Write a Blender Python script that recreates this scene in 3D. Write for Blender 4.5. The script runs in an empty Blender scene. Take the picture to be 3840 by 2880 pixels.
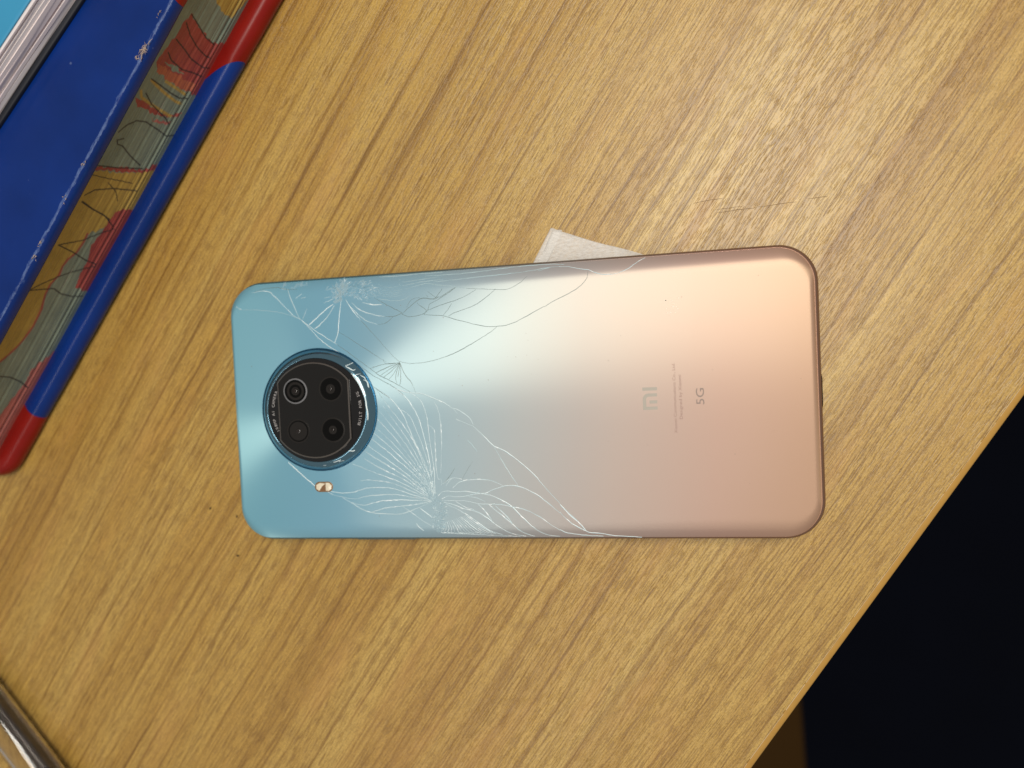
import bpy, bmesh, math, random
import numpy as np
from mathutils import Vector, Matrix

MM = 0.001
scene = bpy.context.scene

# ------------------------------------------------------------------ camera
cam_data = bpy.data.cameras.new('camera')
cam_data.sensor_fit = 'HORIZONTAL'
cam_data.sensor_width = 36.0
cam_data.lens = 24.375
cam_data.clip_start = 0.005
cam_data.clip_end = 20.0
cam_data.dof.use_dof = True
cam_data.dof.focus_distance = 0.186
cam_data.dof.aperture_fstop = 6.3
cam = bpy.data.objects.new('camera', cam_data)
scene.collection.objects.link(cam)
RC = Matrix(((0.98303223, -0.04657868, -0.17742058),
             (0.04087091, 0.99852671, -0.03569282),
             (0.17882171, 0.02783585, 0.98348765)))
cam.matrix_world = Matrix.Translation((0.0359577, 0.0105356, 0.1955517)) @ RC.transposed().to_4x4()
scene.camera = cam

# ------------------------------------------------------------------ light
world = bpy.data.worlds.new('World')
scene.world = world
world.use_nodes = True
bg = world.node_tree.nodes['Background']
bg.inputs['Color'].default_value = (1.0, 0.95, 0.88, 1)
bg.inputs['Strength'].default_value = 0.30

def area_light(name, loc, size_x, size_y, power, color, spin=0.0, aim=(0, 0, 0)):
    d = bpy.data.lights.new(name, 'AREA')
    d.shape = 'RECTANGLE'
    d.size, d.size_y = size_x, size_y
    d.energy = power
    d.color = color
    o = bpy.data.objects.new(name, d)
    scene.collection.objects.link(o)
    o.location = loc
    dirv = Vector(aim) - Vector(loc)
    q = dirv.to_track_quat('-Z', 'Y')
    o.rotation_euler = (q.to_matrix() @ Matrix.Rotation(spin, 3, 'Z')).to_euler()
    return o

area_light('ceiling_lamp', (0.20, 0.215, 0.78), 0.44, 0.19, 4.7, (1.0, 0.95, 0.85), math.radians(-45), (0.0, 0.1, 0.0))

tube = area_light('added_strip_lamp', (-0.116, -0.66, 1.35), 1.3, 0.14, 4.0, (1.0, 0.95, 0.87))  # unseen strip lamp, added to light page edges and the book's edge highlight
tube.rotation_euler = (0, 0, math.radians(53.5))

scene.view_settings.view_transform = 'Standard'
scene.view_settings.look = 'None'
scene.view_settings.exposure = 0.0
scene.view_settings.gamma = 1.0
scene.view_settings.use_curve_mapping = False
scene.render.engine = 'CYCLES'
scene.cycles.max_bounces = 10
scene.cycles.transmission_bounces = 10
scene.cycles.caustics_refractive = True


# ------------------------------------------------------------------ measured shapes (millimetres)
# cracks on the back: (width, tone, points from the phone's centre)
CRACKS = [
    (0.1, 'd', [[-73.36,35.37], [-69.71,36.15], [-65.96,36.1], [-62.67,35.29], [-59.76,35.22]]),
    (0.16, 'l', [[-74.13,35.04], [-71.2,35.36], [-68.76,35.02], [-66.83,33.45], [-64.31,30.84], [-61.33,27.73], [-58.79,26.13]]),
    (0.4, 'l', [[-79.21,31.26], [-77.61,30.29]]),
    (0.09, 'f', [[-77.61,30.29], [-72.37,29.91], [-67.07,29.17], [-63.94,28.25], [-61.34,27.49], [-58.79,26.13]]),
    (0.2, 'f', [[-62.82,35.43], [-61.82,32.64], [-60.57,29.4], [-59.53,26.9], [-58.79,26.13]]),
    (0.15, 'l', [[-58.79,26.13], [-56.79,24.55], [-54.55,22.73], [-51.8,20.89], [-48.31,18.65]]),
    (0.12, 'd', [[-48.31,18.65], [-45.35,16.45], [-41.93,13.76], [-38.76,11.33], [-35.84,9.16], [-32.18,7.21], [-27.06,4.15]]),
    (0.15, 'l', [[-58.79,26.13], [-56.33,23.56], [-53.88,20.75], [-51.9,19.07], [-49.92,17.64], [-46.92,15.92]]),
    (0.11, 'd', [[-46.92,15.92], [-44.46,14.12], [-41.02,11.67], [-38.59,9.76], [-36.39,8.35], [-32.25,6.02], [-30.09,4.26], [-27.97,1.97]]),
    (0.14, 'l', [[-56.9,29.42], [-57.63,28.0], [-58.52,26.35]]),
    (0.26, 'l', [[-48.94,30.14], [-50.81,29.05], [-52.7,27.71], [-56.52,24.78]]),
    (0.2, 'l', [[-48.44,29.87], [-50.68,26.87], [-53.96,23.91], [-54.89,23.6]]),
    (0.22, 'l', [[-46.31,31.18], [-47.01,27.86], [-47.84,22.37], [-48.32,20.7], [-49.06,19.05]]),
    (0.18, 'l', [[-48.59,31.81], [-50.17,31.18], [-51.75,30.68]]),
    (0.14, 'l', [[-49.46,32.34], [-51.41,32.11]]),
    (0.2, 'l', [[-58.38,33.77], [-60.25,32.54]]),
    (0.18, 'l', [[-57.1,32.71], [-58.68,32.44]]),
    (0.11, 'd', [[-47.84,22.37], [-44.62,20.27], [-41.18,17.92], [-37.76,15.6], [-34.36,13.28], [-32.28,12.35]]),
    (0.14, 'l', [[-45.02,31.34], [-43.16,28.11], [-40.78,25.1]]),
    (0.11, 'd', [[-40.78,25.1], [-37.45,21.32], [-34.14,17.33], [-31.78,14.59], [-29.88,12.83]]),
    (0.15, 'l', [[-43.29,30.28], [-40.62,27.96], [-36.66,26.41], [-33.68,25.76]]),
    (0.12, 'd', [[-33.68,25.76], [-30.94,25.67], [-28.4,26.52]]),
    (0.14, 'l', [[-43.61,29.1], [-41.45,26.81], [-38.78,24.74], [-35.81,23.67]]),
    (0.11, 'd', [[-35.81,23.67], [-33.28,23.95], [-31.19,25.5]]),
    (0.22, 'l', [[-39.99,30.19], [-38.5,29.69], [-37.0,29.36], [-34.25,29.2]]),
    (0.13, 'd', [[-36.39,31.28], [-33.48,29.43], [-30.57,27.83], [-28.4,26.52]]),
    (0.12, 'f', [[-35.15,30.96], [-31.94,30.17], [-28.21,30.06], [-25.62,31.31]]),
    (0.12, 'd', [[-29.77,12.59], [-34.41,12.33], [-38.76,11.33]]),
    (0.12, 'd', [[-29.77,12.59], [-33.2,11.56], [-37.06,10.05]]),
    (0.12, 'd', [[-29.77,12.59], [-32.99,10.83], [-35.84,9.16]]),
    (0.12, 'd', [[-29.77,12.59], [-32.39,10.33], [-34.87,8.64]]),
    (0.12, 'd', [[-29.77,12.59], [-31.27,10.28], [-33.26,8.09]]),
    (0.12, 'd', [[-29.77,12.59], [-30.9,10.02], [-31.26,8.13], [-30.96,6.68]]),
    (0.12, 'd', [[-29.77,12.59], [-30.14,10.23], [-30.61,8.58]]),
    (0.12, 'd', [[-29.77,12.59], [-29.65,10.2], [-29.77,7.83], [-30.24,6.18]]),
    (0.12, 'd', [[-29.77,12.59], [-28.8,9.69], [-27.65,7.98], [-26.6,6.74], [-26.28,5.78]]),
    (0.3, 'd', [[-30.0,12.84], [-29.66,12.23]]),
    (0.1, 'd', [[-34.7,13.89], [-34.27,12.56], [-32.28,12.35], [-29.77,12.59]]),
    (0.1, 'd', [[-38.77,6.52], [-37.18,5.5], [-33.43,2.72]]),
    (0.09, 'd', [[-37.18,5.5], [-35.69,2.8]]),
    (0.13, 'd', [[-28.48,26.16], [-25.44,28.57], [-23.04,30.09], [-21.11,30.16], [-19.2,29.85], [-17.64,30.38]]),
    (0.11, 'd', [[-27.03,27.93], [-25.36,30.05], [-23.02,30.46]]),
    (0.11, 'd', [[-23.86,29.03], [-22.57,27.84], [-21.28,26.84], [-22.11,25.6]]),
    (0.14, 'd', [[-28.48,26.16], [-26.58,25.3], [-24.44,25.36], [-22.09,25.97], [-20.89,26.82], [-20.43,28.27], [-19.25,28.93], [-16.5,30.23], [-12.59,32.55]]),
    (0.12, 'd', [[-20.89,26.82], [-17.39,27.9], [-12.76,29.08], [-9.68,30.17], [-7.76,31.14], [-6.79,31.62]]),
    (0.12, 'd', [[-22.11,25.6], [-19.43,25.33], [-16.77,25.03], [-13.78,24.01], [-10.05,22.88], [-5.6,21.61], [-1.89,21.22], [1.08,21.41], [4.07,22.26], [8.55,24.34], [12.26,26.09], [15.94,27.83], [19.59,29.37], [22.15,30.98], [23.65,32.82], [23.98,34.41]]),
    (0.11, 'd', [[-15.07,24.82], [-13.7,25.47], [-10.63,26.39], [-7.57,27.3], [-4.49,29.11], [-2.56,30.44], [-1.4,31.45]]),
    (0.1, 'd', [[-13.94,28.24], [-15.17,26.48], [-16.58,25.09]]),
    (0.12, 'd', [[-22.68,33.77], [-20.7,30.5]]),
    (0.1, 'd', [[-20.63,31.97], [-18.42,30.17]]),
    (0.1, 'd', [[-16.38,32.61], [-18.22,30.34], [-19.21,29.67]]),
    (0.11, 'd', [[-12.96,32.57], [-15.71,30.92], [-18.83,29.64]]),
    (0.12, 'f', [[-21.71,34.46], [-17.88,33.64], [-13.7,33.06], [-9.58,32.17]]),
    (0.1, 'd', [[-9.58,32.17], [-5.11,31.69], [-1.41,31.31], [1.91,31.16], [4.16,31.99], [5.85,32.96], [7.53,34.3]]),
    (0.14, 'f', [[-21.05,36.52], [-15.28,36.41], [-9.58,36.46], [-2.1,36.88], [5.29,37.29], [12.61,37.31], [17.67,36.92]]),
    (0.16, 'f', [[-19.02,34.46], [-9.52,34.93], [-2.04,35.23], [5.34,35.57], [9.0,35.86], [12.63,36.35], [16.24,36.46]]),
    (0.16, 'l', [[16.24,36.46], [18.75,36.2], [21.24,35.52], [24.07,34.95], [25.46,34.3], [27.55,33.51], [30.34,33.25], [32.79,33.78], [34.91,34.71], [37.4,36.35], [39.16,37.15]]),
    (0.12, 'f', [[10.46,35.57], [12.27,36.0], [13.71,36.27]]),
    (0.11, 'd', [[-29.78,12.99], [-28.24,12.43], [-25.92,12.17], [-22.81,12.29], [-18.92,12.96], [-15.04,14.03], [-11.17,15.61], [-7.3,17.61], [-4.22,19.27], [-2.3,20.44], [-1.53,21.12]]),
    (0.17, 'l', [[-32.78,5.92], [-30.52,4.86], [-27.66,4.05], [-25.66,3.84], [-23.38,3.47], [-20.59,2.19], [-18.09,1.08], [-15.35,-0.66], [-14.54,-1.38], [-13.74,-2.36]]),
    (0.17, 'l', [[-15.63,-0.57], [-13.97,-1.18], [-12.05,-2.28], [-10.18,-3.98], [-9.55,-5.5]]),
    (0.2, 'l', [[-14.24,-3.85], [-12.18,-4.87], [-9.58,-6.04], [-8.37,-7.03], [-6.52,-8.99], [-4.15,-11.5], [-3.47,-11.85], [-1.45,-12.79], [1.21,-14.61], [3.84,-16.83], [6.45,-19.31], [9.02,-22.32], [11.07,-24.77], [13.73,-27.76]]),
    (0.42, 'l', [[13.72,-28.04], [15.35,-29.83], [16.98,-31.49], [18.36,-32.82], [19.47,-34.11], [20.32,-35.15]]),
    (0.16, 'l', [[-3.75,-11.92], [-2.11,-15.08], [-0.34,-18.38], [1.19,-20.84], [2.47,-22.9]]),
    (0.1, 'd', [[-26.14,5.65], [-25.65,3.98]]),
    (0.18, 'l', [[-49.06,-25.5], [-45.84,-27.44], [-42.95,-29.11], [-40.02,-29.89], [-36.5,-30.2], [-32.4,-30.37], [-30.34,-29.97], [-27.68,-29.01], [-24.14,-27.65], [-22.37,-26.7]]),
    (0.18, 'l', [[-40.01,-29.61], [-36.41,-28.66], [-31.11,-28.0], [-26.74,-27.63], [-22.66,-26.69]]),
    (0.18, 'l', [[-46.56,-26.92], [-43.05,-27.72], [-39.87,-27.07], [-36.89,-26.54], [-32.48,-26.31], [-28.12,-26.5], [-22.66,-26.69]]),
    (0.18, 'l', [[-54.03,-23.59], [-50.98,-24.85], [-45.54,-25.85], [-42.14,-25.16], [-39.75,-24.96], [-36.2,-24.72], [-32.11,-24.91], [-27.5,-25.67], [-22.93,-26.41]]),
    (0.18, 'l', [[-52.54,-23.6], [-49.56,-24.13], [-46.25,-24.03], [-42.62,-23.09], [-39.63,-22.71], [-36.09,-22.76], [-32.61,-23.37], [-28.04,-24.96], [-23.21,-26.27]]),
    (0.18, 'l', [[-43.31,-20.68], [-41.28,-20.43], [-39.51,-20.6], [-36.58,-20.92], [-32.82,-21.82], [-28.56,-23.7], [-23.48,-25.99]]),
    (0.18, 'l', [[-45.6,-15.74], [-42.28,-17.02], [-39.38,-18.21], [-35.92,-19.53], [-31.91,-21.14], [-27.95,-23.15], [-23.47,-25.71]]),
    (0.18, 'l', [[-41.83,-14.36], [-39.26,-15.96], [-35.54,-18.0], [-31.27,-20.03], [-27.34,-22.6], [-23.45,-25.43]]),
    (0.18, 'l', [[-41.42,-12.25], [-39.14,-13.85], [-35.16,-16.32], [-30.64,-19.2], [-27.02,-22.05], [-23.42,-24.88]]),
    (0.13, 'l', [[-41.01,-10.16], [-39.03,-11.75], [-34.79,-14.93], [-30.58,-18.09], [-26.69,-21.22], [-23.26,-24.47]]),
    (0.13, 'l', [[-40.16,-8.21], [-38.89,-9.23], [-35.5,-11.83], [-31.59,-15.28], [-27.71,-18.7], [-24.98,-21.52], [-22.97,-24.33]]),
    (0.13, 'l', [[-38.76,-6.99], [-35.12,-10.17], [-30.95,-14.17], [-27.65,-17.58], [-24.93,-20.69], [-22.81,-24.05]]),
    (0.13, 'l', [[-37.8,-5.62], [-34.18,-9.07], [-30.33,-13.35], [-27.06,-17.32], [-24.63,-20.42], [-22.66,-23.92]]),
    (0.13, 'l', [[-37.37,-3.11], [-33.5,-7.42], [-29.69,-12.25], [-26.73,-16.49], [-24.33,-20.15], [-22.51,-23.78]]),
    (0.13, 'l', [[-36.66,-0.9], [-32.83,-5.76], [-29.31,-10.59], [-26.38,-15.39], [-24.01,-19.6], [-22.36,-23.78]]),
    (0.13, 'l', [[-35.42,0.45], [-31.88,-4.4], [-28.4,-9.78], [-25.78,-14.84], [-23.71,-19.32], [-22.22,-23.78]]),
    (0.13, 'l', [[-35.85,3.26], [-32.59,-1.32], [-29.07,-6.15], [-26.44,-10.94], [-24.66,-15.42], [-23.14,-19.33], [-22.08,-23.79]]),
    (0.18, 'l', [[-37.19,5.54], [-33.81,3.18], [-30.52,-0.69], [-28.7,-4.5], [-26.67,-9.83], [-24.86,-13.75], [-23.11,-18.78], [-21.95,-24.07]]),
    (0.18, 'l', [[-30.23,-0.7], [-27.73,-2.59], [-26.19,-6.24], [-24.67,-10.16], [-23.21,-15.18], [-22.06,-20.74], [-21.82,-24.34]]),
    (0.18, 'l', [[-31.1,4.74], [-28.6,2.71], [-26.46,-0.42], [-24.92,-4.06], [-23.75,-9.07], [-22.85,-13.8], [-22.25,-18.8], [-21.82,-24.34]]),
    (0.18, 'l', [[-26.54,3.6], [-24.61,2.0], [-23.56,0.04], [-22.72,-3.03], [-22.46,-6.35], [-21.92,-12.44], [-21.45,-17.15], [-21.42,-22.13], [-21.46,-25.74]]),
    (0.18, 'l', [[-22.4,-5.24], [-20.76,-6.67], [-20.66,-10.26], [-20.65,-15.51], [-20.55,-19.1], [-20.2,-20.63], [-19.34,-20.51], [-19.43,-22.3]]),
    (0.18, 'l', [[-20.35,1.3], [-19.33,-0.94], [-18.79,-4.25], [-18.72,-8.38], [-18.97,-13.34], [-19.54,-18.84]]),
    (0.18, 'l', [[-23.54,-10.6], [-22.26,-10.63]]),
    (0.17, 'l', [[-31.12,-28.14], [-28.87,-29.7], [-26.09,-31.81], [-23.87,-33.23], [-22.78,-33.95]]),
    (0.25, 'l', [[-27.32,-33.07], [-26.83,-34.07], [-25.38,-35.26]]),
    (0.2, 'l', [[-26.07,-28.75], [-24.27,-30.15], [-22.62,-31.42]]),
    (0.2, 'l', [[-20.58,-25.33], [-19.39,-24.24], [-17.67,-23.98], [-15.7,-24.29], [-12.3,-24.19], [-9.52,-24.64], [-7.01,-24.76], [-5.31,-24.01], [-2.49,-23.1], [0.01,-22.67], [2.46,-22.98], [4.61,-23.74], [7.79,-25.54], [10.4,-27.59], [13.61,-30.44]]),
    (0.26, 'l', [[13.62,-30.08], [14.75,-31.41], [16.14,-32.74], [17.65,-33.96], [19.04,-34.8], [20.31,-35.37], [21.19,-35.88], [24.55,-36.25], [27.36,-36.78], [30.18,-37.09], [35.29,-37.4]]),
    (0.22, 'l', [[-19.49,-26.17], [-17.74,-25.36], [-16.04,-25.52], [-13.78,-25.55], [-11.51,-25.17], [-9.25,-24.78], [-6.74,-24.95], [-4.01,-25.94], [-1.58,-27.19], [0.55,-28.71], [2.12,-30.36], [4.2,-32.54], [6.26,-34.5], [8.31,-35.97], [10.4,-36.74], [13.19,-37.05]]),
    (0.18, 'l', [[-18.94,-26.73], [-15.25,-26.77], [-12.16,-26.94], [-8.83,-27.67], [-6.05,-27.83], [-2.72,-27.86], [0.55,-28.58], [3.27,-29.14], [5.41,-29.97], [8.06,-31.48], [10.67,-33.4], [13.35,-35.24]]),
    (0.26, 'l', [[13.36,-35.06], [14.63,-35.78], [16.31,-36.23], [18.51,-36.61], [21.12,-36.84], [25.01,-37.08]]),
    (0.15, 'l', [[-15.54,-26.91], [-13.08,-28.45], [-10.31,-29.3]]),
    (0.2, 'l', [[-18.96,-27.15], [-16.16,-27.87], [-13.39,-29.0], [-10.32,-29.57], [-7.87,-30.83], [-5.18,-32.9], [-3.08,-34.46], [-1.0,-35.79], [1.12,-36.56], [3.81,-37.04]]),
    (0.22, 'l', [[-9.12,-27.8], [-8.04,-28.77], [-6.99,-30.01], [-5.82,-31.66], [-5.32,-32.9]]),
    (0.2, 'l', [[-5.92,-28.11], [-3.92,-29.76], [-1.79,-31.55], [0.32,-33.34], [1.85,-34.91], [3.91,-36.26], [6.28,-37.04]]),
    (0.2, 'l', [[-4.26,-28.26], [-2.54,-29.91], [-0.96,-31.42], [0.2,-33.07]]),
    (0.18, 'l', [[-18.42,-27.57], [-15.09,-29.12], [-12.35,-30.8], [-9.64,-32.74], [-7.53,-34.44], [-5.42,-35.63], [-2.76,-36.55]]),
    (0.18, 'l', [[-12.91,-30.79], [-8.95,-33.76], [-5.99,-35.69], [-4.65,-36.15]]),
    (0.13, 'l', [[-13.36,-30.94], [-9.69,-33.84], [-7.02,-35.68], [-5.68,-36.14]]),
    (0.13, 'l', [[-13.82,-31.08], [-10.44,-33.91], [-8.05,-35.68], [-6.72,-36.14]]),
    (0.18, 'l', [[-14.27,-31.23], [-11.19,-33.98], [-9.09,-35.68], [-7.75,-36.14]]),
    (0.13, 'l', [[-14.72,-31.37], [-11.93,-34.06], [-10.13,-35.67], [-8.79,-36.13]]),
    (0.13, 'l', [[-15.17,-31.52], [-12.68,-34.13], [-11.17,-35.67], [-9.83,-36.13]]),
    (0.18, 'l', [[-15.62,-31.66], [-13.43,-34.2], [-12.22,-35.67], [-10.87,-36.13]]),
    (0.13, 'l', [[-16.07,-31.81], [-14.19,-34.28], [-13.26,-35.66], [-11.91,-36.13]]),
    (0.13, 'l', [[-16.53,-31.95], [-14.94,-34.35], [-14.31,-35.66], [-12.96,-36.12]]),
    (0.18, 'l', [[-16.98,-32.1], [-15.69,-34.43], [-15.36,-35.66], [-14.01,-36.12]]),
    (0.13, 'l', [[-17.44,-32.24], [-16.45,-34.5], [-16.41,-35.65], [-15.06,-36.12]]),
    (0.13, 'l', [[-17.89,-32.39], [-17.21,-34.58], [-17.46,-35.65], [-16.11,-36.12]]),
    (0.18, 'l', [[-18.34,-32.53], [-17.97,-34.65], [-18.52,-35.65], [-17.16,-36.11]]),
    (0.13, 'l', [[-18.8,-32.68], [-18.73,-34.73], [-19.57,-35.64], [-18.22,-36.11]]),
    (0.13, 'l', [[-19.26,-32.83], [-19.49,-34.8], [-20.63,-35.64], [-19.28,-36.11]]),
    (0.16, 'l', [[-19.43,-22.3], [-17.8,-21.08], [-16.35,-20.42], [-14.93,-20.3], [-13.4,-20.74]]),
    (0.2, 'l', [[-16.21,-23.18], [-15.31,-22.22], [-14.14,-21.47], [-11.86,-20.9], [-9.05,-20.81], [-6.27,-20.99], [-4.08,-21.58], [-1.92,-22.75]]),
    (0.14, 'l', [[-18.16,-22.46], [-17.24,-21.23], [-16.36,-20.55]]),
    (0.07, 'd', [[-10.06,-15.73], [-11.72,-18.03], [-13.4,-20.74]]),
    (0.07, 'd', [[-15.35,-17.54], [-16.88,-19.72], [-19.29,-22.3]]),
    (0.18, 'f', [[-11.45,-9.82], [-10.24,-10.94], [-9.19,-12.33], [-8.81,-13.16]]),
    (0.14, 'l', [[-11.81,-25.57], [-9.31,-26.02], [-7.12,-27.0]]),
    (0.14, 'f', [[-10.95,-25.31], [-9.23,-24.51], [-8.22,-23.7]]),
    (0.16, 'l', [[-20.16,-35.89], [-14.5,-36.21], [-6.13,-36.7], [2.15,-37.13]]),
    (0.26, 'l', [[-65.46,-14.86], [-63.08,-17.09], [-59.92,-19.94], [-57.4,-21.99]]),
    (0.07, 'f', [[-35.14,35.0], [-33.4,34.09], [-31.26,33.87], [-29.12,33.97], [-28.27,34.37]]),
    (0.07, 'f', [[-35.12,34.46], [-33.4,33.56], [-31.26,33.31], [-29.13,33.44], [-28.06,33.82]]),
    (0.07, 'f', [[-35.12,33.92], [-33.41,33.02], [-31.28,32.76], [-29.14,32.91], [-27.85,33.27]]),
    (0.07, 'f', [[-35.12,33.38], [-33.44,32.49], [-31.31,32.22], [-29.17,32.38], [-27.66,32.73]]),
    (0.07, 'f', [[-35.14,32.85], [-33.47,31.97], [-31.34,31.67], [-29.2,31.86], [-27.48,32.19]]),
    (0.07, 'f', [[-35.17,32.32], [-33.5,31.44], [-31.37,31.12], [-29.22,31.33], [-27.29,31.65]]),
    (0.12, 'f', [[-28.78,36.04], [-28.91,34.37]]),
    (0.12, 'f', [[-21.27,37.21], [-21.26,36.03]]),
    (0.14, 'f', [[-34.93,37.13], [-29.32,37.04], [-22.96,37.23], [-16.39,37.17]]),
    (0.12, 'f', [[-28.06,34.1], [-24.88,34.51], [-21.73,34.91], [-16.25,35.05]]),
    (0.12, 'f', [[-27.01,33.01], [-23.4,33.89], [-20.46,34.31], [-16.25,33.32]]),
    (0.1, 'f', [[-28.08,35.14], [-23.85,35.37], [-16.29,35.99]])]
SHATTER = {"upper_a": [[-51.77, 34.86], [-48.03, 35.24], [-47.51, 36.5], [-45.68, 37.36], [-43.24, 35.77], [-38.35, 36.83], [-36.04, 35.48], [-34.9, 33.94], [-34.75, 32.09], [-36.95, 31.21], [-40.89, 30.64], [-42.98, 32.21], [-44.94, 32.33], [-46.11, 31.17], [-48.32, 30.89], [-49.96, 33.48]], "upper_core": [[-47.83, 35.44], [-45.68, 37.36], [-43.85, 35.17], [-44.7, 32.73], [-46.57, 30.78], [-48.32, 30.89], [-47.99, 32.94]], "lower_fan": [[-28.22, -17.3], [-24.08, -15.43], [-21.92, -17.97], [-21.16, -25.46], [-22.36, -26.56], [-25.98, -24.29], [-27.89, -22.04]], "lower_col": [[-22.36, -26.56], [-18.94, -26.6], [-17.97, -29.93], [-19.49, -35.28], [-21.88, -35.88], [-22.82, -34.38]], "edge_chip1": [[-64.63, 36.82], [-62.63, 37.02], [-61.02, 35.59], [-64.41, 35.49]], "edge_chip2": [[-61.66, 36.73], [-57.16, 36.85], [-56.69, 36.05], [-60.4, 36.05]]}
FLECKS = [(45.46, 25.24), (46.07, 24.41), (45.65, 23.64), (44.08, 23.33), (44.3, 22.31), (45.08, 22.21), (46.93, 23.16), (47.29, 25.92), (46.24, 22.14)]
RING_GLINTS = [[0.35,[[-45.24,12.51], [-44.26,12.81], [-43.63,13.23]]], [0.3,[[-45.26,12.28], [-44.09,11.55], [-43.15,11.05], [-42.65,11.37]]], [0.3,[[-43.68,10.16], [-42.76,9.44], [-42.01,9.86], [-41.28,10.06]]], [0.4,[[-43.23,9.69], [-42.11,8.05], [-41.24,6.42], [-40.59,5.03]]], [0.3,[[-41.81,9.17], [-40.95,7.32], [-40.21,5.47], [-39.71,3.63]]], [0.35,[[-40.42,8.2], [-39.61,7.72], [-39.3,6.79], [-39.1,5.99]]], [0.4,[[-40.59,5.03], [-39.98,3.18], [-39.62,0.9], [-39.39,-1.39], [-39.49,-3.21]]], [0.22,[[-41.3,9.6], [-40.38,8.88], [-39.94,8.18]]], [0.35,[[-45.64,-11.72], [-44.68,-11.86], [-43.94,-11.65]]], [0.25,[[-50.46,-14.95], [-49.22,-14.63], [-48.22,-14.31]]], [0.3,[[-48.99,-14.87], [-47.51,-14.56]]], [0.2,[[-53.71,-15.81], [-52.85,-15.78]]]]
SCRATCH = [[[52.69,52.0], [55.56,52.33], [58.4,52.57], [60.29,52.6]], [[58.83,48.94], [62.03,49.06], [65.77,49.32], [68.93,49.43]], [[69.49,49.58], [73.17,49.74], [76.84,49.99], [79.2,50.07]], [[81.93,50.59], [84.09,50.69], [86.78,50.83]], [[58.29,49.67], [62.06,49.92], [65.8,50.18]]]
# marbling on the book's fore edge: (position along the edge, height)
MARBLE_POLYS = [
    ('yellow', [[48.59,15.93], [56.88,5.88], [54.38,5.72], [47.0,8.14], [46.95,11.39], [47.71,14.57]]),
    ('red', [[41.12,21.3], [38.89,22.43], [34.44,22.44], [29.08,23.43], [25.51,24.09], [23.05,22.35], [22.48,18.1], [22.72,13.71], [22.25,9.79], [22.84,5.28], [30.37,3.52], [36.46,3.9], [40.78,4.16], [38.21,9.28], [39.04,14.34], [39.99,18.09]]),
    ('grey', [[26.35,21.46], [26.99,17.46], [26.17,12.76], [25.46,18.03]]),
    ('orange', [[24.78,23.04], [25.14,17.8], [25.2,12.03], [25.52,7.37], [23.45,7.01], [22.25,9.79], [22.28,15.7], [22.89,22.24]]),
    ('red', [[14.06,24.51], [13.96,19.74], [13.5,16.14], [13.74,10.02], [16.78,6.86], [14.49,6.97], [12.51,12.04], [12.15,16.84], [12.28,23.32]]),
    ('pink', [[10.45,15.66], [12.53,8.54], [10.95,9.16], [10.27,12.72]]),
    ('yellow', [[-10.25,28.04], [-5.23,8.74], [-1.55,4.32], [-12.11,5.19], [-22.61,5.58], [-19.77,7.97], [-26.47,12.98], [-28.03,16.09], [-30.71,15.81], [-34.45,16.23], [-37.17,17.89], [-39.68,18.37], [-42.67,17.94], [-45.9,19.26], [-49.56,19.1], [-54.37,17.7], [-60.6,17.42], [-65.67,18.39], [-70.1,20.26], [-73.23,22.16], [-80.43,29.66], [-66.2,36.31], [-60.02,28.77], [-48.3,29.19], [-27.7,27.01]]),
    ('red', [[-7.92,26.64], [-7.18,22.27], [-4.09,9.52], [-0.76,5.48], [-3.3,5.46], [-5.23,8.74], [-7.14,17.23], [-9.52,25.67]]),
    ('red', [[-17.62,9.37], [-20.51,11.11], [-27.43,11.69], [-31.35,12.73], [-36.65,10.9], [-41.08,10.99], [-46.04,10.1], [-46.73,4.83], [-37.0,5.05], [-26.0,4.68], [-17.06,4.53]]),
    ('pink', [[-69.31,5.58], [-75.96,9.84], [-81.29,9.57], [-87.23,10.89], [-93.85,11.84], [-107.89,16.83], [-119.1,11.59], [-106.29,5.61], [-94.52,5.23], [-82.86,4.84], [-69.29,4.24]])]
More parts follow.
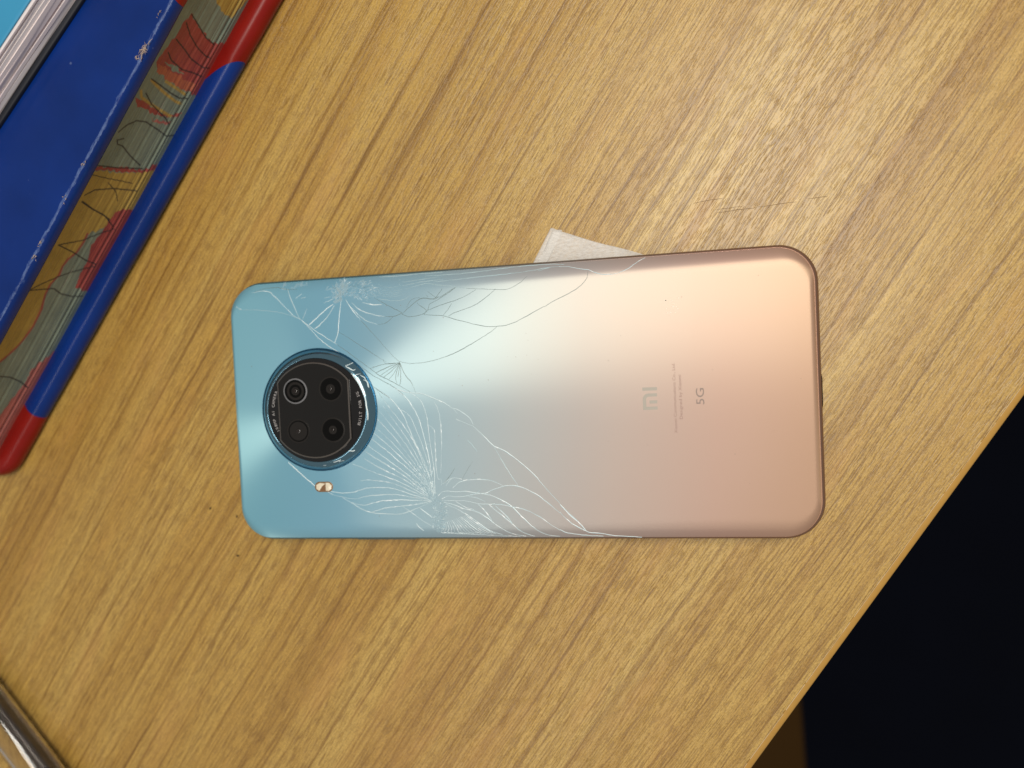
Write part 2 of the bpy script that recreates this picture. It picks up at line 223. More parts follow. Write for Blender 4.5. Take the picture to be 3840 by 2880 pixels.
MARBLE_LINES = [
    ('yellow', 0.9, [[20.13,22.42], [19.02,17.29], [18.23,10.96], [18.48,8.75]]),
    ('yellow', 0.9, [[21.84,17.64], [21.69,14.11], [21.42,9.15]]),
    ('yellow', 0.9, [[16.18,23.89], [14.66,22.6], [14.16,17.7], [13.88,13.03], [13.74,10.02]]),
    ('red', 0.8, [[-28.03,16.09], [-30.71,15.81], [-34.45,16.23], [-37.17,17.89], [-39.68,18.37], [-42.67,17.94], [-45.9,19.26], [-49.56,19.1], [-54.37,17.7], [-60.6,17.42], [-65.67,18.39], [-70.1,20.26], [-73.23,22.16]]),
    ('black', 0.42, [[41.12,21.3], [39.92,17.45], [38.29,12.5], [38.13,8.57]]),
    ('black', 0.42, [[38.39,21.49], [36.26,18.12], [34.53,13.21], [33.98,9.04], [34.27,7.99]]),
    ('black', 0.42, [[33.16,21.77], [32.11,17.28], [30.99,13.47], [30.79,8.39], [31.72,5.93]]),
    ('black', 0.42, [[28.97,21.99], [27.63,19.63], [27.04,14.61], [28.08,9.99], [28.42,6.82]]),
    ('black', 0.42, [[20.44,22.64], [20.13,18.64], [19.67,13.78], [19.64,10.23], [20.8,7.46]]),
    ('black', 0.42, [[16.23,21.84], [14.32,18.36], [13.35,14.35], [12.52,10.89], [11.39,9.18]]),
    ('black', 0.42, [[3.27,23.96], [5.86,22.63], [8.3,20.11], [9.1,16.92], [8.52,11.48], [7.93,7.56], [9.5,4.49]]),
    ('black', 0.42, [[2.15,21.21], [1.07,23.04], [0.04,22.38], [0.09,20.38], [-1.49,16.73], [-3.26,11.2]]),
    ('black', 0.42, [[-7.6,24.94], [-6.23,17.83], [-3.91,9.64]]),
    ('black', 0.42, [[-16.94,24.05], [-14.55,21.64], [-12.63,16.31], [-10.79,7.23]]),
    ('black', 0.42, [[-19.02,23.75], [-20.26,19.14], [-20.98,14.67], [-22.0,11.41]]),
    ('black', 0.3, [[-11.31,18.68], [-13.21,14.37], [-15.8,12.18]]),
    ('black', 0.3, [[-10.59,25.02], [-10.27,20.34], [-9.19,10.54]]),
    ('black', 0.42, [[-18.82,23.55], [-20.25,18.81], [-21.35,13.39], [-23.76,9.04]]),
    ('black', 0.42, [[-24.52,8.2], [-27.29,12.47], [-30.17,16.14], [-31.88,20.31], [-33.27,23.57], [-34.66,17.42], [-36.47,11.69], [-37.06,7.51]]),
    ('black', 0.42, [[-37.7,7.48], [-40.85,13.8], [-43.32,18.2], [-45.91,21.72], [-48.73,25.25], [-47.96,21.2], [-47.2,17.28], [-48.69,13.88], [-49.07,9.68], [-48.48,5.9]]),
    ('black', 0.42, [[-78.31,19.62], [-78.75,15.84], [-80.56,11.22], [-82.71,7.86]])]

# ------------------------------------------------------------------ helpers
COL = scene.collection

def link(o, parent=None):
    COL.objects.link(o)
    if parent is not None:
        o.parent = parent
    return o

def empty(name, loc=(0, 0, 0), rz=0.0):
    o = bpy.data.objects.new(name, None)
    o.empty_display_size = 0.02
    o.location = loc
    o.rotation_euler = (0, 0, rz)
    return link(o)

def tag(o, label, cat, group=None):
    o['label'] = label
    o['category'] = cat
    if group:
        o['group'] = group
    return o

def mesh_obj(name, verts, faces, mats, parent=None, smooth=True, fmat=None):
    """verts in millimetres of the parent's frame"""
    me = bpy.data.meshes.new(name)
    me.from_pydata([(x * MM, y * MM, z * MM) for x, y, z in verts], [], faces)
    if not isinstance(mats, (list, tuple)):
        mats = [mats]
    for m in mats:
        me.materials.append(m)
    if fmat is not None:
        me.polygons.foreach_set('material_index', fmat)
    me.polygons.foreach_set('use_smooth', [smooth] * len(me.polygons))
    me.update()
    o = bpy.data.objects.new(name, me)
    return link(o, parent)

def sharpen(o, deg=35):
    """mark edges sharper than deg so that flat faces stay flat"""
    bm = bmesh.new(); bm.from_mesh(o.data)
    for e in bm.edges:
        if len(e.link_faces) == 2 and e.calc_face_angle(0) > math.radians(deg):
            e.smooth = False
    bm.to_mesh(o.data); bm.free()
    return o

def rrect(cx, cy, hx, hy, r, nc=10, ns=14):
    """closed rounded-rectangle outline, counter-clockwise"""
    r = max(r, 0.02)
    pts = []
    cs = [(cx + hx - r, cy + hy - r, 0), (cx - hx + r, cy + hy - r, 90),
          (cx - hx + r, cy - hy + r, 180), (cx + hx - r, cy - hy + r, 270)]
    for i, (ax, ay, a0) in enumerate(cs):
        for k in range(nc + 1):
            a = math.radians(a0 + 90 * k / nc)
            pts.append((ax + r * math.cos(a), ay + r * math.sin(a)))
        bx, by, b0 = cs[(i + 1) % 4]
        a = math.radians(a0 + 90)
        p0 = (ax + r * math.cos(a), ay + r * math.sin(a))
        p1 = (bx + r * math.cos(a), by + r * math.sin(a))
        for k in range(1, ns):
            t = k / ns
            pts.append((p0[0] + (p1[0] - p0[0]) * t, p0[1] + (p1[1] - p0[1]) * t))
    return pts

def loft(rings, cap_start=True, cap_end=True):
    """rings: list of equally long lists of (x,y,z)"""
    n = len(rings[0])
    verts = [p for r in rings for p in r]
    faces = []
    for i in range(len(rings) - 1):
        for k in range(n):
            a, b = i * n + k, i * n + (k + 1) % n
            faces.append((a, b, b + n, a + n))
    if cap_start:
        faces.append(tuple(reversed(range(n))))
    if cap_end:
        faces.append(tuple(range((len(rings) - 1) * n, len(rings) * n)))
    return verts, faces

def slab(cx, cy, hx, hy, r, prof, nc=8, ns=10):
    """prof: list of (inset, z) from the bottom upwards"""
    rings = []
    for ins, z in prof:
        rings.append([(x, y, z) for x, y in rrect(cx, cy, hx - ins, hy - ins, max(r - ins, 0.05), nc, ns)])
    return loft(rings)

def lathe(cx, cy, prof, seg=48, cap=True):
    rings = []
    for r, z in prof:
        rings.append([(cx + r * math.cos(2 * math.pi * k / seg), cy + r * math.sin(2 * math.pi * k / seg), z) for k in range(seg)])
    return loft(rings, False, cap)

# ------------------------------------------------------------------ materials
def new_mat(name):
    m = bpy.data.materials.new(name)
    m.use_nodes = True
    nt = m.node_tree
    b = nt.nodes['Principled BSDF']
    return m, nt, b

def simple(name, color, rough=0.5, metal=0.0, spec=0.5, noise=0.0, nscale=600.0, bump=0.0, coat=0.0):
    m, nt, b = new_mat(name)
    b.inputs['Base Color'].default_value = (*color, 1)
    b.inputs['Roughness'].default_value = rough
    b.inputs['Metallic'].default_value = metal
    b.inputs['Specular IOR Level'].default_value = spec
    b.inputs['Coat Weight'].default_value = coat
    if noise or bump:
        tc = nt.nodes.new('ShaderNodeTexCoord')
        nz = nt.nodes.new('ShaderNodeTexNoise')
        nz.inputs['Scale'].default_value = nscale
        nz.inputs['Detail'].default_value = 5
        nt.links.new(tc.outputs['Object'], nz.inputs['Vector'])
        if noise:
            mx = nt.nodes.new('ShaderNodeMix'); mx.data_type = 'RGBA'
            mx.inputs[6].default_value = (*[c * (1 - noise) for c in color], 1)
            mx.inputs[7].default_value = (*[min(1, c * (1 + noise)) for c in color], 1)
            nt.links.new(nz.outputs['Fac'], mx.inputs[0])
            nt.links.new(mx.outputs[2], b.inputs['Base Color'])
        if bump:
            bp = nt.nodes.new('ShaderNodeBump')
            bp.inputs['Strength'].default_value = bump
            bp.inputs['Distance'].default_value = 0.0002
            nt.links.new(nz.outputs['Fac'], bp.inputs['Height'])
            nt.links.new(bp.outputs['Normal'], b.inputs['Normal'])
    return m

class NT:
    """tiny node-graph writer"""
    def __init__(self, nt): self.nt = nt
    def n(self, t, **kw):
        o = self.nt.nodes.new(t)
        for k, v in kw.items(): setattr(o, k, v)
        return o
    def l(self, a, b): self.nt.links.new(a, b)
    def val(self, sock, v):
        if hasattr(v, 'is_output') or hasattr(v, 'links'):
            self.l(v, sock)
        else:
            sock.default_value = v
    def math(self, op, a, b=0.0, c=None):
        m = self.n('ShaderNodeMath', operation=op)
        self.val(m.inputs[0], a); self.val(m.inputs[1], b)
        if c is not None: self.val(m.inputs[2], c)
        return m.outputs[0]
    def ramp(self, fac, stops, interp='LINEAR'):
        r = self.n('ShaderNodeValToRGB')
        r.color_ramp.interpolation = interp
        els = r.color_ramp.elements
        while len(els) < len(stops): els.new(0.5)
        for e, (p, c) in zip(els, stops):
            e.position = p
            e.color = c if len(c) == 4 else (*c, 1)
        self.l(fac, r.inputs[0])
        return r.outputs[0]
    def mix(self, fac, a, b, mode='MIX'):
        m = self.n('ShaderNodeMix', data_type='RGBA', blend_type=mode)
        self.val(m.inputs[0], fac)
        for s, v in ((m.inputs[6], a), (m.inputs[7], b)):
            if isinstance(v, (tuple, list)): s.default_value = (*v[:3], 1)
            else: self.l(v, s)
        return m.outputs[2]
    def noise(self, vec, scale=1.0, detail=3, rough=0.5, dist=0.0):
        z = self.n('ShaderNodeTexNoise')
        z.inputs['Scale'].default_value = scale
        z.inputs['Detail'].default_value = detail
        z.inputs['Roughness'].default_value = rough
        z.inputs['Distortion'].default_value = dist
        self.l(vec, z.inputs['Vector'])
        return z.outputs['Fac']
    def mapping(self, vec, scale=(1, 1, 1), loc=(0, 0, 0)):
        m = self.n('ShaderNodeMapping')
        m.inputs['Scale'].default_value = scale
        m.inputs['Location'].default_value = loc
        self.l(vec, m.inputs['Vector'])
        return m.outputs[0]

def wood_material():
    m, nt, b = new_mat('wood_laminate')
    g = NT(nt)
    tc = g.n('ShaderNodeTexCoord').outputs['Object']
    # slow waviness of the grain
    wv = g.noise(g.mapping(tc, (9, 22, 1)), 1.0, 2)
    sep = g.n('ShaderNodeSeparateXYZ'); g.l(tc, sep.inputs[0])
    yy = g.math('ADD', sep.outputs[1], g.math('MULTIPLY', g.math('SUBTRACT', wv, 0.5), 0.004))
    cmb = g.n('ShaderNodeCombineXYZ')
    g.l(sep.outputs[0], cmb.inputs[0]); g.l(yy, cmb.inputs[1]); g.l(sep.outputs[2], cmb.inputs[2])
    v = cmb.outputs[0]
    broad = g.noise(g.mapping(v, (2.2, 48, 1)), 1.0, 3, 0.55)
    streak = g.noise(g.mapping(v, (4, 210, 1), (3, 1, 0)), 1.0, 3, 0.6)
    fine = g.noise(g.mapping(v, (8, 700, 1), (7, 2, 0)), 1.0, 2, 0.6)
    hair = g.noise(g.mapping(v, (20, 1500, 1), (2, 8, 0)), 1.0, 2, 0.6)
    dash = g.noise(g.mapping(v, (140, 2000, 1), (1, 9, 0)), 1.0, 2, 0.5)
    dash2 = g.noise(g.mapping(v, (230, 2900, 1), (4, 5, 0)), 1.0, 1, 0.5)
    grit = g.noise(g.mapping(v, (1500, 2300, 1)), 1.0, 3, 0.7)
    dens = g.noise(g.mapping(v, (3, 120, 1), (2, 6, 0)), 1.0, 2, 0.5)
    col = g.ramp(broad, [(0.28, (0.405, 0.222, 0.040)), (0.50, (0.50, 0.310, 0.074)), (0.72, (0.575, 0.388, 0.112))])
    st = g.ramp(streak, [(0.34, (0.66, 0.56, 0.40)), (0.46, (0.98, 0.97, 0.95)), (0.55, (1, 1, 1)), (0.72, (1.10, 1.10, 1.08))])
    col = g.mix(0.60, col, st, 'MULTIPLY')
    fi = g.ramp(fine, [(0.30, (0.42, 0.33, 0.20)), (0.37, (0.66, 0.57, 0.42)), (0.45, (1, 1, 1)), (0.60, (1, 1, 1)), (0.75, (1.16, 1.16, 1.13))])
    col = g.mix(0.74, col, fi, 'MULTIPLY')
    ha = g.ramp(hair, [(0.33, (0.52, 0.43, 0.29)), (0.43, (0.96, 0.95, 0.93)), (0.55, (1, 1, 1)), (0.72, (1.14, 1.14, 1.12))])
    col = g.mix(0.70, col, ha, 'MULTIPLY')
    dm = g.ramp(dash, [(0.54, (0, 0, 0)), (0.62, (1, 1, 1))])
    dm2 = g.ramp(dash2, [(0.56, (0, 0, 0)), (0.64, (1, 1, 1))])
    dsum = g.math('MAXIMUM', dm, g.math('MULTIPLY', dm2, 0.85))
    dsum = g.math('MULTIPLY', dsum, g.ramp(dens, [(0.35, (1, 1, 1)), (0.65, (0.6, 0.6, 0.6))]))
    col = g.mix(g.math('MULTIPLY', dsum, 0.66), col, (0.20, 0.095, 0.016))
    gr = g.ramp(grit, [(0.38, (0.76, 0.74, 0.70)), (0.58, (1.10, 1.10, 1.09))])
    col = g.mix(0.9, col, gr, 'MULTIPLY')
    red = g.noise(g.mapping(tc, (25, 90, 1), (11, 3, 0)), 1.0, 2)
    col = g.mix(g.math('MULTIPLY', g.ramp(red, [(0.55, (0, 0, 0)), (0.75, (1, 1, 1))]), 0.3), col, (0.54, 0.28, 0.075))
    g.l(col, b.inputs['Base Color'])
    rg = g.math('ADD', 0.31, g.math('MULTIPLY', grit, 0.14))
    g.l(rg, b.inputs['Roughness'])
    b.inputs['Specular IOR Level'].default_value = 0.7
    h = g.math('SUBTRACT', g.math('ADD', g.math('MULTIPLY', fine, 0.5), g.math('MULTIPLY', grit, 0.45)), g.math('MULTIPLY', dsum, 0.7))
    bp = g.n('ShaderNodeBump')
    bp.inputs['Strength'].default_value = 0.38
    bp.inputs['Distance'].default_value = 0.00016
    g.l(h, bp.inputs['Height']); g.l(bp.outputs[0], b.inputs['Normal'])
    return m

def back_material(name='gradient_back', dark=1.0, rough=0.48, aniso=1.0, metal=0.25, coat=0.06):
    """pearl film under glass: concentric micro-grooves round the camera, colour runs teal to rose along the phone"""
    m, nt, b = new_mat(name)
    g = NT(nt)
    tc = g.n('ShaderNodeTexCoord').outputs['Object']
    sep = g.n('ShaderNodeSeparateXYZ'); g.l(tc, sep.inputs[0])
    wob = g.noise(tc, 9.0, 2)
    t = g.math('ADD', g.math('MULTIPLY', sep.outputs[0], 1 / 0.166), 0.5)
    t = g.math('SUBTRACT', t, g.math('MULTIPLY', sep.outputs[1], 0.35))
    t = g.math('ADD', t, g.math('MULTIPLY', g.math('SUBTRACT', wob, 0.5), 0.06))
    D = lambda c: tuple(x * dark for x in c)
    col = g.ramp(t, GRAD(D))
    g.l(col, b.inputs['Base Color'])
    b.inputs['Metallic'].default_value = metal
    b.inputs['Roughness'].default_value = rough
    if aniso:
        # second, pearly layer of the film: a grooved mirror with its own interference tint
        gl = g.n('ShaderNodeBsdfAnisotropic')
        gl.inputs['Roughness'].default_value = 0.40
        gl.inputs['Anisotropy'].default_value = -0.62
        g.l(g.ramp(t, PEARL()), gl.inputs['Color'])
        sub = g.n('ShaderNodeVectorMath', operation='SUBTRACT')
        g.l(tc, sub.inputs[0]); sub.inputs[1].default_value = (-0.0549, 0.00015, 0)
        mul = g.n('ShaderNodeVectorMath', operation='MULTIPLY')
        g.l(sub.outputs[0], mul.inputs[0]); mul.inputs[1].default_value = (1, 1, 0)
        nrm = g.n('ShaderNodeVectorMath', operation='NORMALIZE'); g.l(mul.outputs[0], nrm.inputs[0])
        vt = g.n('ShaderNodeVectorTransform', vector_type='VECTOR', convert_from='OBJECT', convert_to='WORLD')
        g.l(nrm.outputs[0], vt.inputs[0])
        g.l(vt.outputs[0], gl.inputs['Tangent'])
        mx = g.n('ShaderNodeMixShader'); mx.inputs[0].default_value = 0.30
        g.l(b.outputs[0], mx.inputs[1]); g.l(gl.outputs[0], mx.inputs[2])
        g.l(mx.outputs[0], nt.nodes['Material Output'].inputs['Surface'])
    b.inputs['Coat Weight'].default_value = coat
    b.inputs['Coat Roughness'].default_value = 0.16
    return m

def GRAD(D):
    return [(0.00, D((0.145, 0.43, 0.59))), (0.20, D((0.165, 0.435, 0.63))), (0.36, D((0.27, 0.45, 0.57))),
            (0.52, D((0.395, 0.415, 0.45))), (0.68, D((0.465, 0.365, 0.345))), (0.84, D((0.485, 0.302, 0.258))), (1.0, D((0.475, 0.275, 0.192)))]

def PEARL():
    return [(0.00, (0.66, 1.0, 0.98)), (0.30, (0.86, 1.0, 0.96)), (0.46, (0.82, 0.92, 0.86)), (0.62, (0.70, 0.66, 0.55)), (0.80, (0.62, 0.51, 0.36)), (1.0, (0.62, 0.46, 0.28))]

M = {}
M['wood'] = wood_material()
M['back'] = back_material()
M['frame'] = back_material('frame_metal', 0.55, 0.38, 0.0, 0.7, 0.0)
M['rim_light'] = back_material('rim_highlight', 1.9, 0.3, 0.0, 0.6, 0.0)
M['band'] = simple('edge_band_plastic', (0.46, 0.25, 0.05), 0.42, noise=0.10, nscale=500, bump=0.15)
M['glue'] = simple('edge_joint', (0.60, 0.44, 0.24), 0.6, noise=0.35, nscale=900)
M['particle'] = simple('chipboard', (0.28, 0.18, 0.09), 0.9, noise=0.4, nscale=700, bump=0.6)
M['screen'] = simple('screen_glass', (0.004, 0.004, 0.005), 0.08)
M['black_glass'] = simple('black_glass', (0.006, 0.006, 0.007), 0.07, spec=0.6)
M['plate_glass'] = simple('lens_plate_glass', (0.005, 0.0045, 0.0042), 0.06, spec=0.6)
M['plate_edge'] = simple('lens_plate_edge', (0.20, 0.18, 0.165), 0.28, metal=0.85)
M['bezel'] = simple('blue_bezel', (0.17, 0.32, 0.42), 0.14, metal=0.95)
M['bezel_rim'] = simple('blue_bezel_rim', (0.02, 0.10, 0.19), 0.25, metal=0.8)
M['lens_ring'] = simple('lens_ring', (0.42, 0.42, 0.44), 0.25, metal=0.9)
M['lens_dark'] = simple('lens_barrel', (0.002, 0.002, 0.002), 0.5, spec=0.1)
M['lens_mid'] = simple('lens_step', (0.014, 0.012, 0.011), 0.4, spec=0.25)
M['lens_glass'] = simple('lens_front', (0.014, 0.010, 0.009), 0.05, spec=0.6)
M['print_white'] = simple('white_print', (0.42, 0.40, 0.40), 0.5)
M['print_grey'] = simple('grey_print', (0.26, 0.20, 0.17), 0.55)
M['print_pink'] = simple('rose_print', (0.33, 0.20, 0.17), 0.55)
M['logo'] = simple('mirror_print', (0.34, 0.31, 0.27), 0.5, metal=0.4)
M['flash_gold'] = simple('flash_frame', (0.40, 0.24, 0.13), 0.3, metal=0.7)
M['flash_lens'] = simple('flash_lens', (0.80, 0.72, 0.56), 0.18)
M['flash_dark'] = simple('flash_emitter', (0.22, 0.12, 0.06), 0.3)
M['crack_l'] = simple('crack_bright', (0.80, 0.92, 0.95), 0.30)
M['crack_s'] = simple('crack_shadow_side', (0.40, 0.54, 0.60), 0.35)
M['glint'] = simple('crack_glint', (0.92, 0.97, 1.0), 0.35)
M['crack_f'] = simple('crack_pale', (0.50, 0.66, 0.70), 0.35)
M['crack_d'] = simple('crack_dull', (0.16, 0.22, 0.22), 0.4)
M['haze'] = None
M['fleck'] = simple('pale_fleck', (0.85, 0.78, 0.66), 0.5)
M['book_blue'] = None

def cover_blue(name, edge_y=None):
    """dark blue bookcloth; the rubbed line runs along the board's edge"""
    m, nt, b = new_mat(name)
    g = NT(nt)
    tc = g.n('ShaderNodeTexCoord').outputs['Object']
    nz = g.noise(tc, 45, 4)
    col = g.ramp(nz, [(0.3, (0.0018, 0.021, 0.145)), (0.7, (0.0032, 0.030, 0.205))])
    rough = g.math('ADD', 0.28, g.math('MULTIPLY', g.noise(tc, 300, 4), 0.14))
    b.inputs['Specular IOR Level'].default_value = 0.12
    b.inputs['Coat Weight'].default_value = 0.35
    b.inputs['Coat Roughness'].default_value = 0.20
    if edge_y is not None:
        sep = g.n('ShaderNodeSeparateXYZ'); g.l(tc, sep.inputs[0])
        wander = g.math('MULTIPLY', g.math('SUBTRACT', g.noise(g.mapping(tc, (120, 1, 1)), 1, 3), 0.5), 0.0014)
        dist = g.math('ABSOLUTE', g.math('SUBTRACT', sep.outputs[1], g.math('ADD', wander, edge_y)))
        wid = g.math('MULTIPLY', g.noise(g.mapping(tc, (420, 900, 900)), 1, 5, 0.75), 0.0013)
        msk = g.math('GREATER_THAN', g.math('SUBTRACT', wid, 0.00035), dist)
        soft = g.ramp(g.noise(g.mapping(tc, (500, 1500, 900)), 1, 3, 0.7), [(0.35, (0, 0, 0)), (0.62, (1, 1, 1))])
        zt = g.math('GREATER_THAN', sep.outputs[2], 0.0300)
        f = g.math('MULTIPLY', g.math('MULTIPLY', msk, soft), g.math('MULTIPLY', zt, 0.5))
        col = g.mix(f, col, (0.16, 0.24, 0.46))
        rough = g.math('ADD', rough, g.math('MULTIPLY', f, 0.3))
    # sparse pale nicks
    nick = g.ramp(g.noise(tc, 420, 2, 0.4), [(0.76, (0, 0, 0)), (0.80, (1, 1, 1))])
    col = g.mix(g.math('MULTIPLY', nick, 0.25), col, (0.30, 0.36, 0.5))
    g.l(col, b.inputs['Base Color']); g.l(rough, b.inputs['Roughness'])
    bp = g.n('ShaderNodeBump'); bp.inputs['Strength'].default_value = 0.35; bp.inputs['Distance'].default_value = 0.0006
    g.l(g.math('ADD', g.math('MULTIPLY', g.noise(tc, 260, 4), 0.25), g.noise(g.mapping(tc, (45, 110, 110)), 1, 3)), bp.inputs['Height']); g.l(bp.outputs[0], b.inputs['Normal'])
    return m

M['cover_top'] = cover_blue('blue_cloth_rubbed', -0.0017)
M['cover_low'] = cover_blue('blue_cloth')
M['red_cloth'] = simple('red_corner_cloth', (0.23, 0.009, 0.006), 0.33, spec=0.25, noise=0.22, nscale=140, bump=0.2)
M['paper'] = simple('white_paper', (0.92, 0.84, 0.83), 0.75, noise=0.06, nscale=300)
M['paper2'] = simple('pinkish_paper', (0.84, 0.74, 0.74), 0.75, noise=0.08, nscale=300)
M['cyan_card'] = simple('light_blue_card', (0.040, 0.30, 0.53), 0.45, noise=0.05, nscale=80)
M['shadow_card'] = simple('black_shadow_card', (0.006, 0.008, 0.016), 0.6)
M['fibre'] = simple('board_fibre', (0.42, 0.32, 0.26), 0.85)
M['crumb'] = simple('dark_crumb', (0.02, 0.012, 0.008), 0.8)
M['scratch'] = simple('scratch_line', (0.20, 0.11, 0.035), 0.6)
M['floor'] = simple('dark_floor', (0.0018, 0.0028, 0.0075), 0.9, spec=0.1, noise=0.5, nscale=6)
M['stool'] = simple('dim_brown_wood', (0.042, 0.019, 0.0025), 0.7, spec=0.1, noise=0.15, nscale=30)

def attr_material():
    m, nt, b = new_mat('marbled_edge')
    g = NT(nt)
    a = g.n('ShaderNodeAttribute', attribute_name='pattern')
    tc = g.n('ShaderNodeTexCoord').outputs['Object']
    gr = g.ramp(g.noise(g.mapping(tc, (260, 260, 1600)), 1, 4, 0.7), [(0.3, (0.78, 0.78, 0.78)), (0.7, (1.12, 1.12, 1.12))])
    bl = g.ramp(g.noise(tc, 120, 4, 0.6), [(0.3, (0.82, 0.84, 0.86)), (0.7, (1.1, 1.08, 1.05))])
    g.l(g.mix(0.8, g.mix(0.8, a.outputs['Color'], gr, 'MULTIPLY'), bl, 'MULTIPLY'), b.inputs['Base Color'])
    b.inputs['Roughness'].default_value = 0.42
    return m
M['marble'] = attr_material()

def chip_material():
    """crushed glass: pale, half see-through"""
    m, nt, b = new_mat('crushed_glass')
    g = NT(nt)
    b.inputs['Base Color'].default_value = (0.50, 0.68, 0.76, 1)
    b.inputs['Roughness'].default_value = 0.25
    tr = g.n('ShaderNodeBsdfTransparent'); mx = g.n('ShaderNodeMixShader'); mx.inputs[0].default_value = 0.30
    g.l(tr.outputs[0], mx.inputs[1]); g.l(b.outputs[0], mx.inputs[2])
    g.l(mx.outputs[0], nt.nodes['Material Output'].inputs['Surface'])
    return m
M['haze'] = chip_material()

def clear_plastic():
    m, nt, b = new_mat('clear_plastic')
    b.inputs['Base Color'].default_value = (0.93, 0.91, 0.88, 1)
    b.inputs['Roughness'].default_value = 0.04
    b.inputs['IOR'].default_value = 1.46
    b.inputs['Transmission Weight'].default_value = 1.0
    return m
M['clear'] = clear_plastic()
M['pen_core'] = simple('dark_insert', (0.045, 0.030, 0.022), 0.4)

def tape_material():
    m, nt, b = new_mat('frosted_tape')
    g = NT(nt)
    tc = g.n('ShaderNodeTexCoord').outputs['Object']
    b.inputs['Base Color'].default_value = (0.96, 0.93, 0.89, 1)
    b.inputs['Roughness'].default_value = 0.5
    tr = g.n('ShaderNodeBsdfTransparent')
    mx = g.n('ShaderNodeMixShader')
    f = g.ramp(g.noise(g.mapping(tc, (700, 1800, 1)), 1, 4, 0.6), [(0.25, (0.28, 0.28, 0.28)), (0.75, (0.66, 0.66, 0.66))])
    g.l(f, mx.inputs[0]); g.l(tr.outputs[0], mx.inputs[1]); g.l(b.outputs[0], mx.inputs[2])
    g.l(mx.outputs[0], nt.nodes['Material Output'].inputs['Surface'])
    return m
M['tape'] = tape_material()

# ------------------------------------------------------------------ floor far below
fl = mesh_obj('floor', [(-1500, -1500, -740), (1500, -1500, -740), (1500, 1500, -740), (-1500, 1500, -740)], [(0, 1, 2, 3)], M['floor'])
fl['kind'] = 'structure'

# ------------------------------------------------------------------ table
TA = math.radians(55.2)
table = empty('table', (0, 0, 0), TA)
tag(table, 'light oak laminate table under the cracked phone and the books', 'table')
# table frame: x along the grain and the front edge, y to the left of it; the edge lies at y = -110.6
EY = -110.6
TX0, TX1, TY1 = -700, 700, 620
v, f = slab((TX0 + TX1) / 2, (EY + 2.1 + TY1) / 2, (TX1 - TX0) / 2, (TY1 - EY - 2.1) / 2, 0.4,
            [(0.0, -26), (0.0, -0.12), (0.12, 0.0)], 2, 2)
top = mesh_obj('tabletop', v, f, [M['wood'], M['particle']], table, False)
for p in top.data.polygons:
    p.material_index = 1 if p.normal.z < 0.3 else 0
# rounded plastic edge band, extruded along x
prof = [(EY + 2.09, -26.0), (EY + 0.5, -26.0), (EY, -25.5), (EY, -1.6), (EY + 0.12, -0.95), (EY + 0.42, -0.42), (EY + 0.9, -0.12), (EY + 1.5, -0.03), (EY + 2.09, -0.04)]
rings = [[(x, y, z) for y, z in prof] for x in np.linspace(TX0, TX1, 60)]
v, f = loft(rings)
sharpen(mesh_obj('edge_band', v, f, M['band'], table), 50)
# chipped pale line where band and laminate meet
rnd = random.Random(5)
jv, jf = [], []
x = -170.0
while x < 170:
    ln = rnd.uniform(1.0, 9.0)
    w = rnd.uniform(0.06, 0.20)
    y = EY + 2.06
    k = len(jv)
    o1, o2 = rnd.uniform(-.06, .06), rnd.uniform(-.06, .06)
    jv += [(x, y - w / 2 + o1, 0.005), (x + ln, y - w / 2 + o2, 0.005), (x + ln, y + w / 2 + o2, 0.02), (x, y + w / 2 + o1, 0.02),
           (x, y - w / 2 + o1, -0.12), (x + ln, y - w / 2 + o2, -0.12), (x + ln, y + w / 2 + o2, -0.12), (x, y + w / 2 + o1, -0.12)]
    jf += [(k, k + 1, k + 2, k + 3), (k, k + 4, k + 5, k + 1), (k + 2, k + 6, k + 7, k + 3), (k, k + 3, k + 7, k + 4), (k + 1, k + 5, k + 6, k + 2)]
    x += ln + (rnd.uniform(0.3, 3.0) if rnd.random() < 0.35 else 0.02)
mesh_obj('edge_joint', jv, jf, M['glue'], table, False)
# legs of the table, out of the frame
for lx, ly in ((TX0 + 60, EY + 60), (TX1 - 60, EY + 60), (TX0 + 60, TY1 - 60), (TX1 - 60, TY1 - 60)):
    v, f = slab(lx, ly, 22, 22, 3, [(0, -739.5), (0, -26.1)], 3, 1)
    mesh_obj('leg', v, f, M['particle'], table, False)

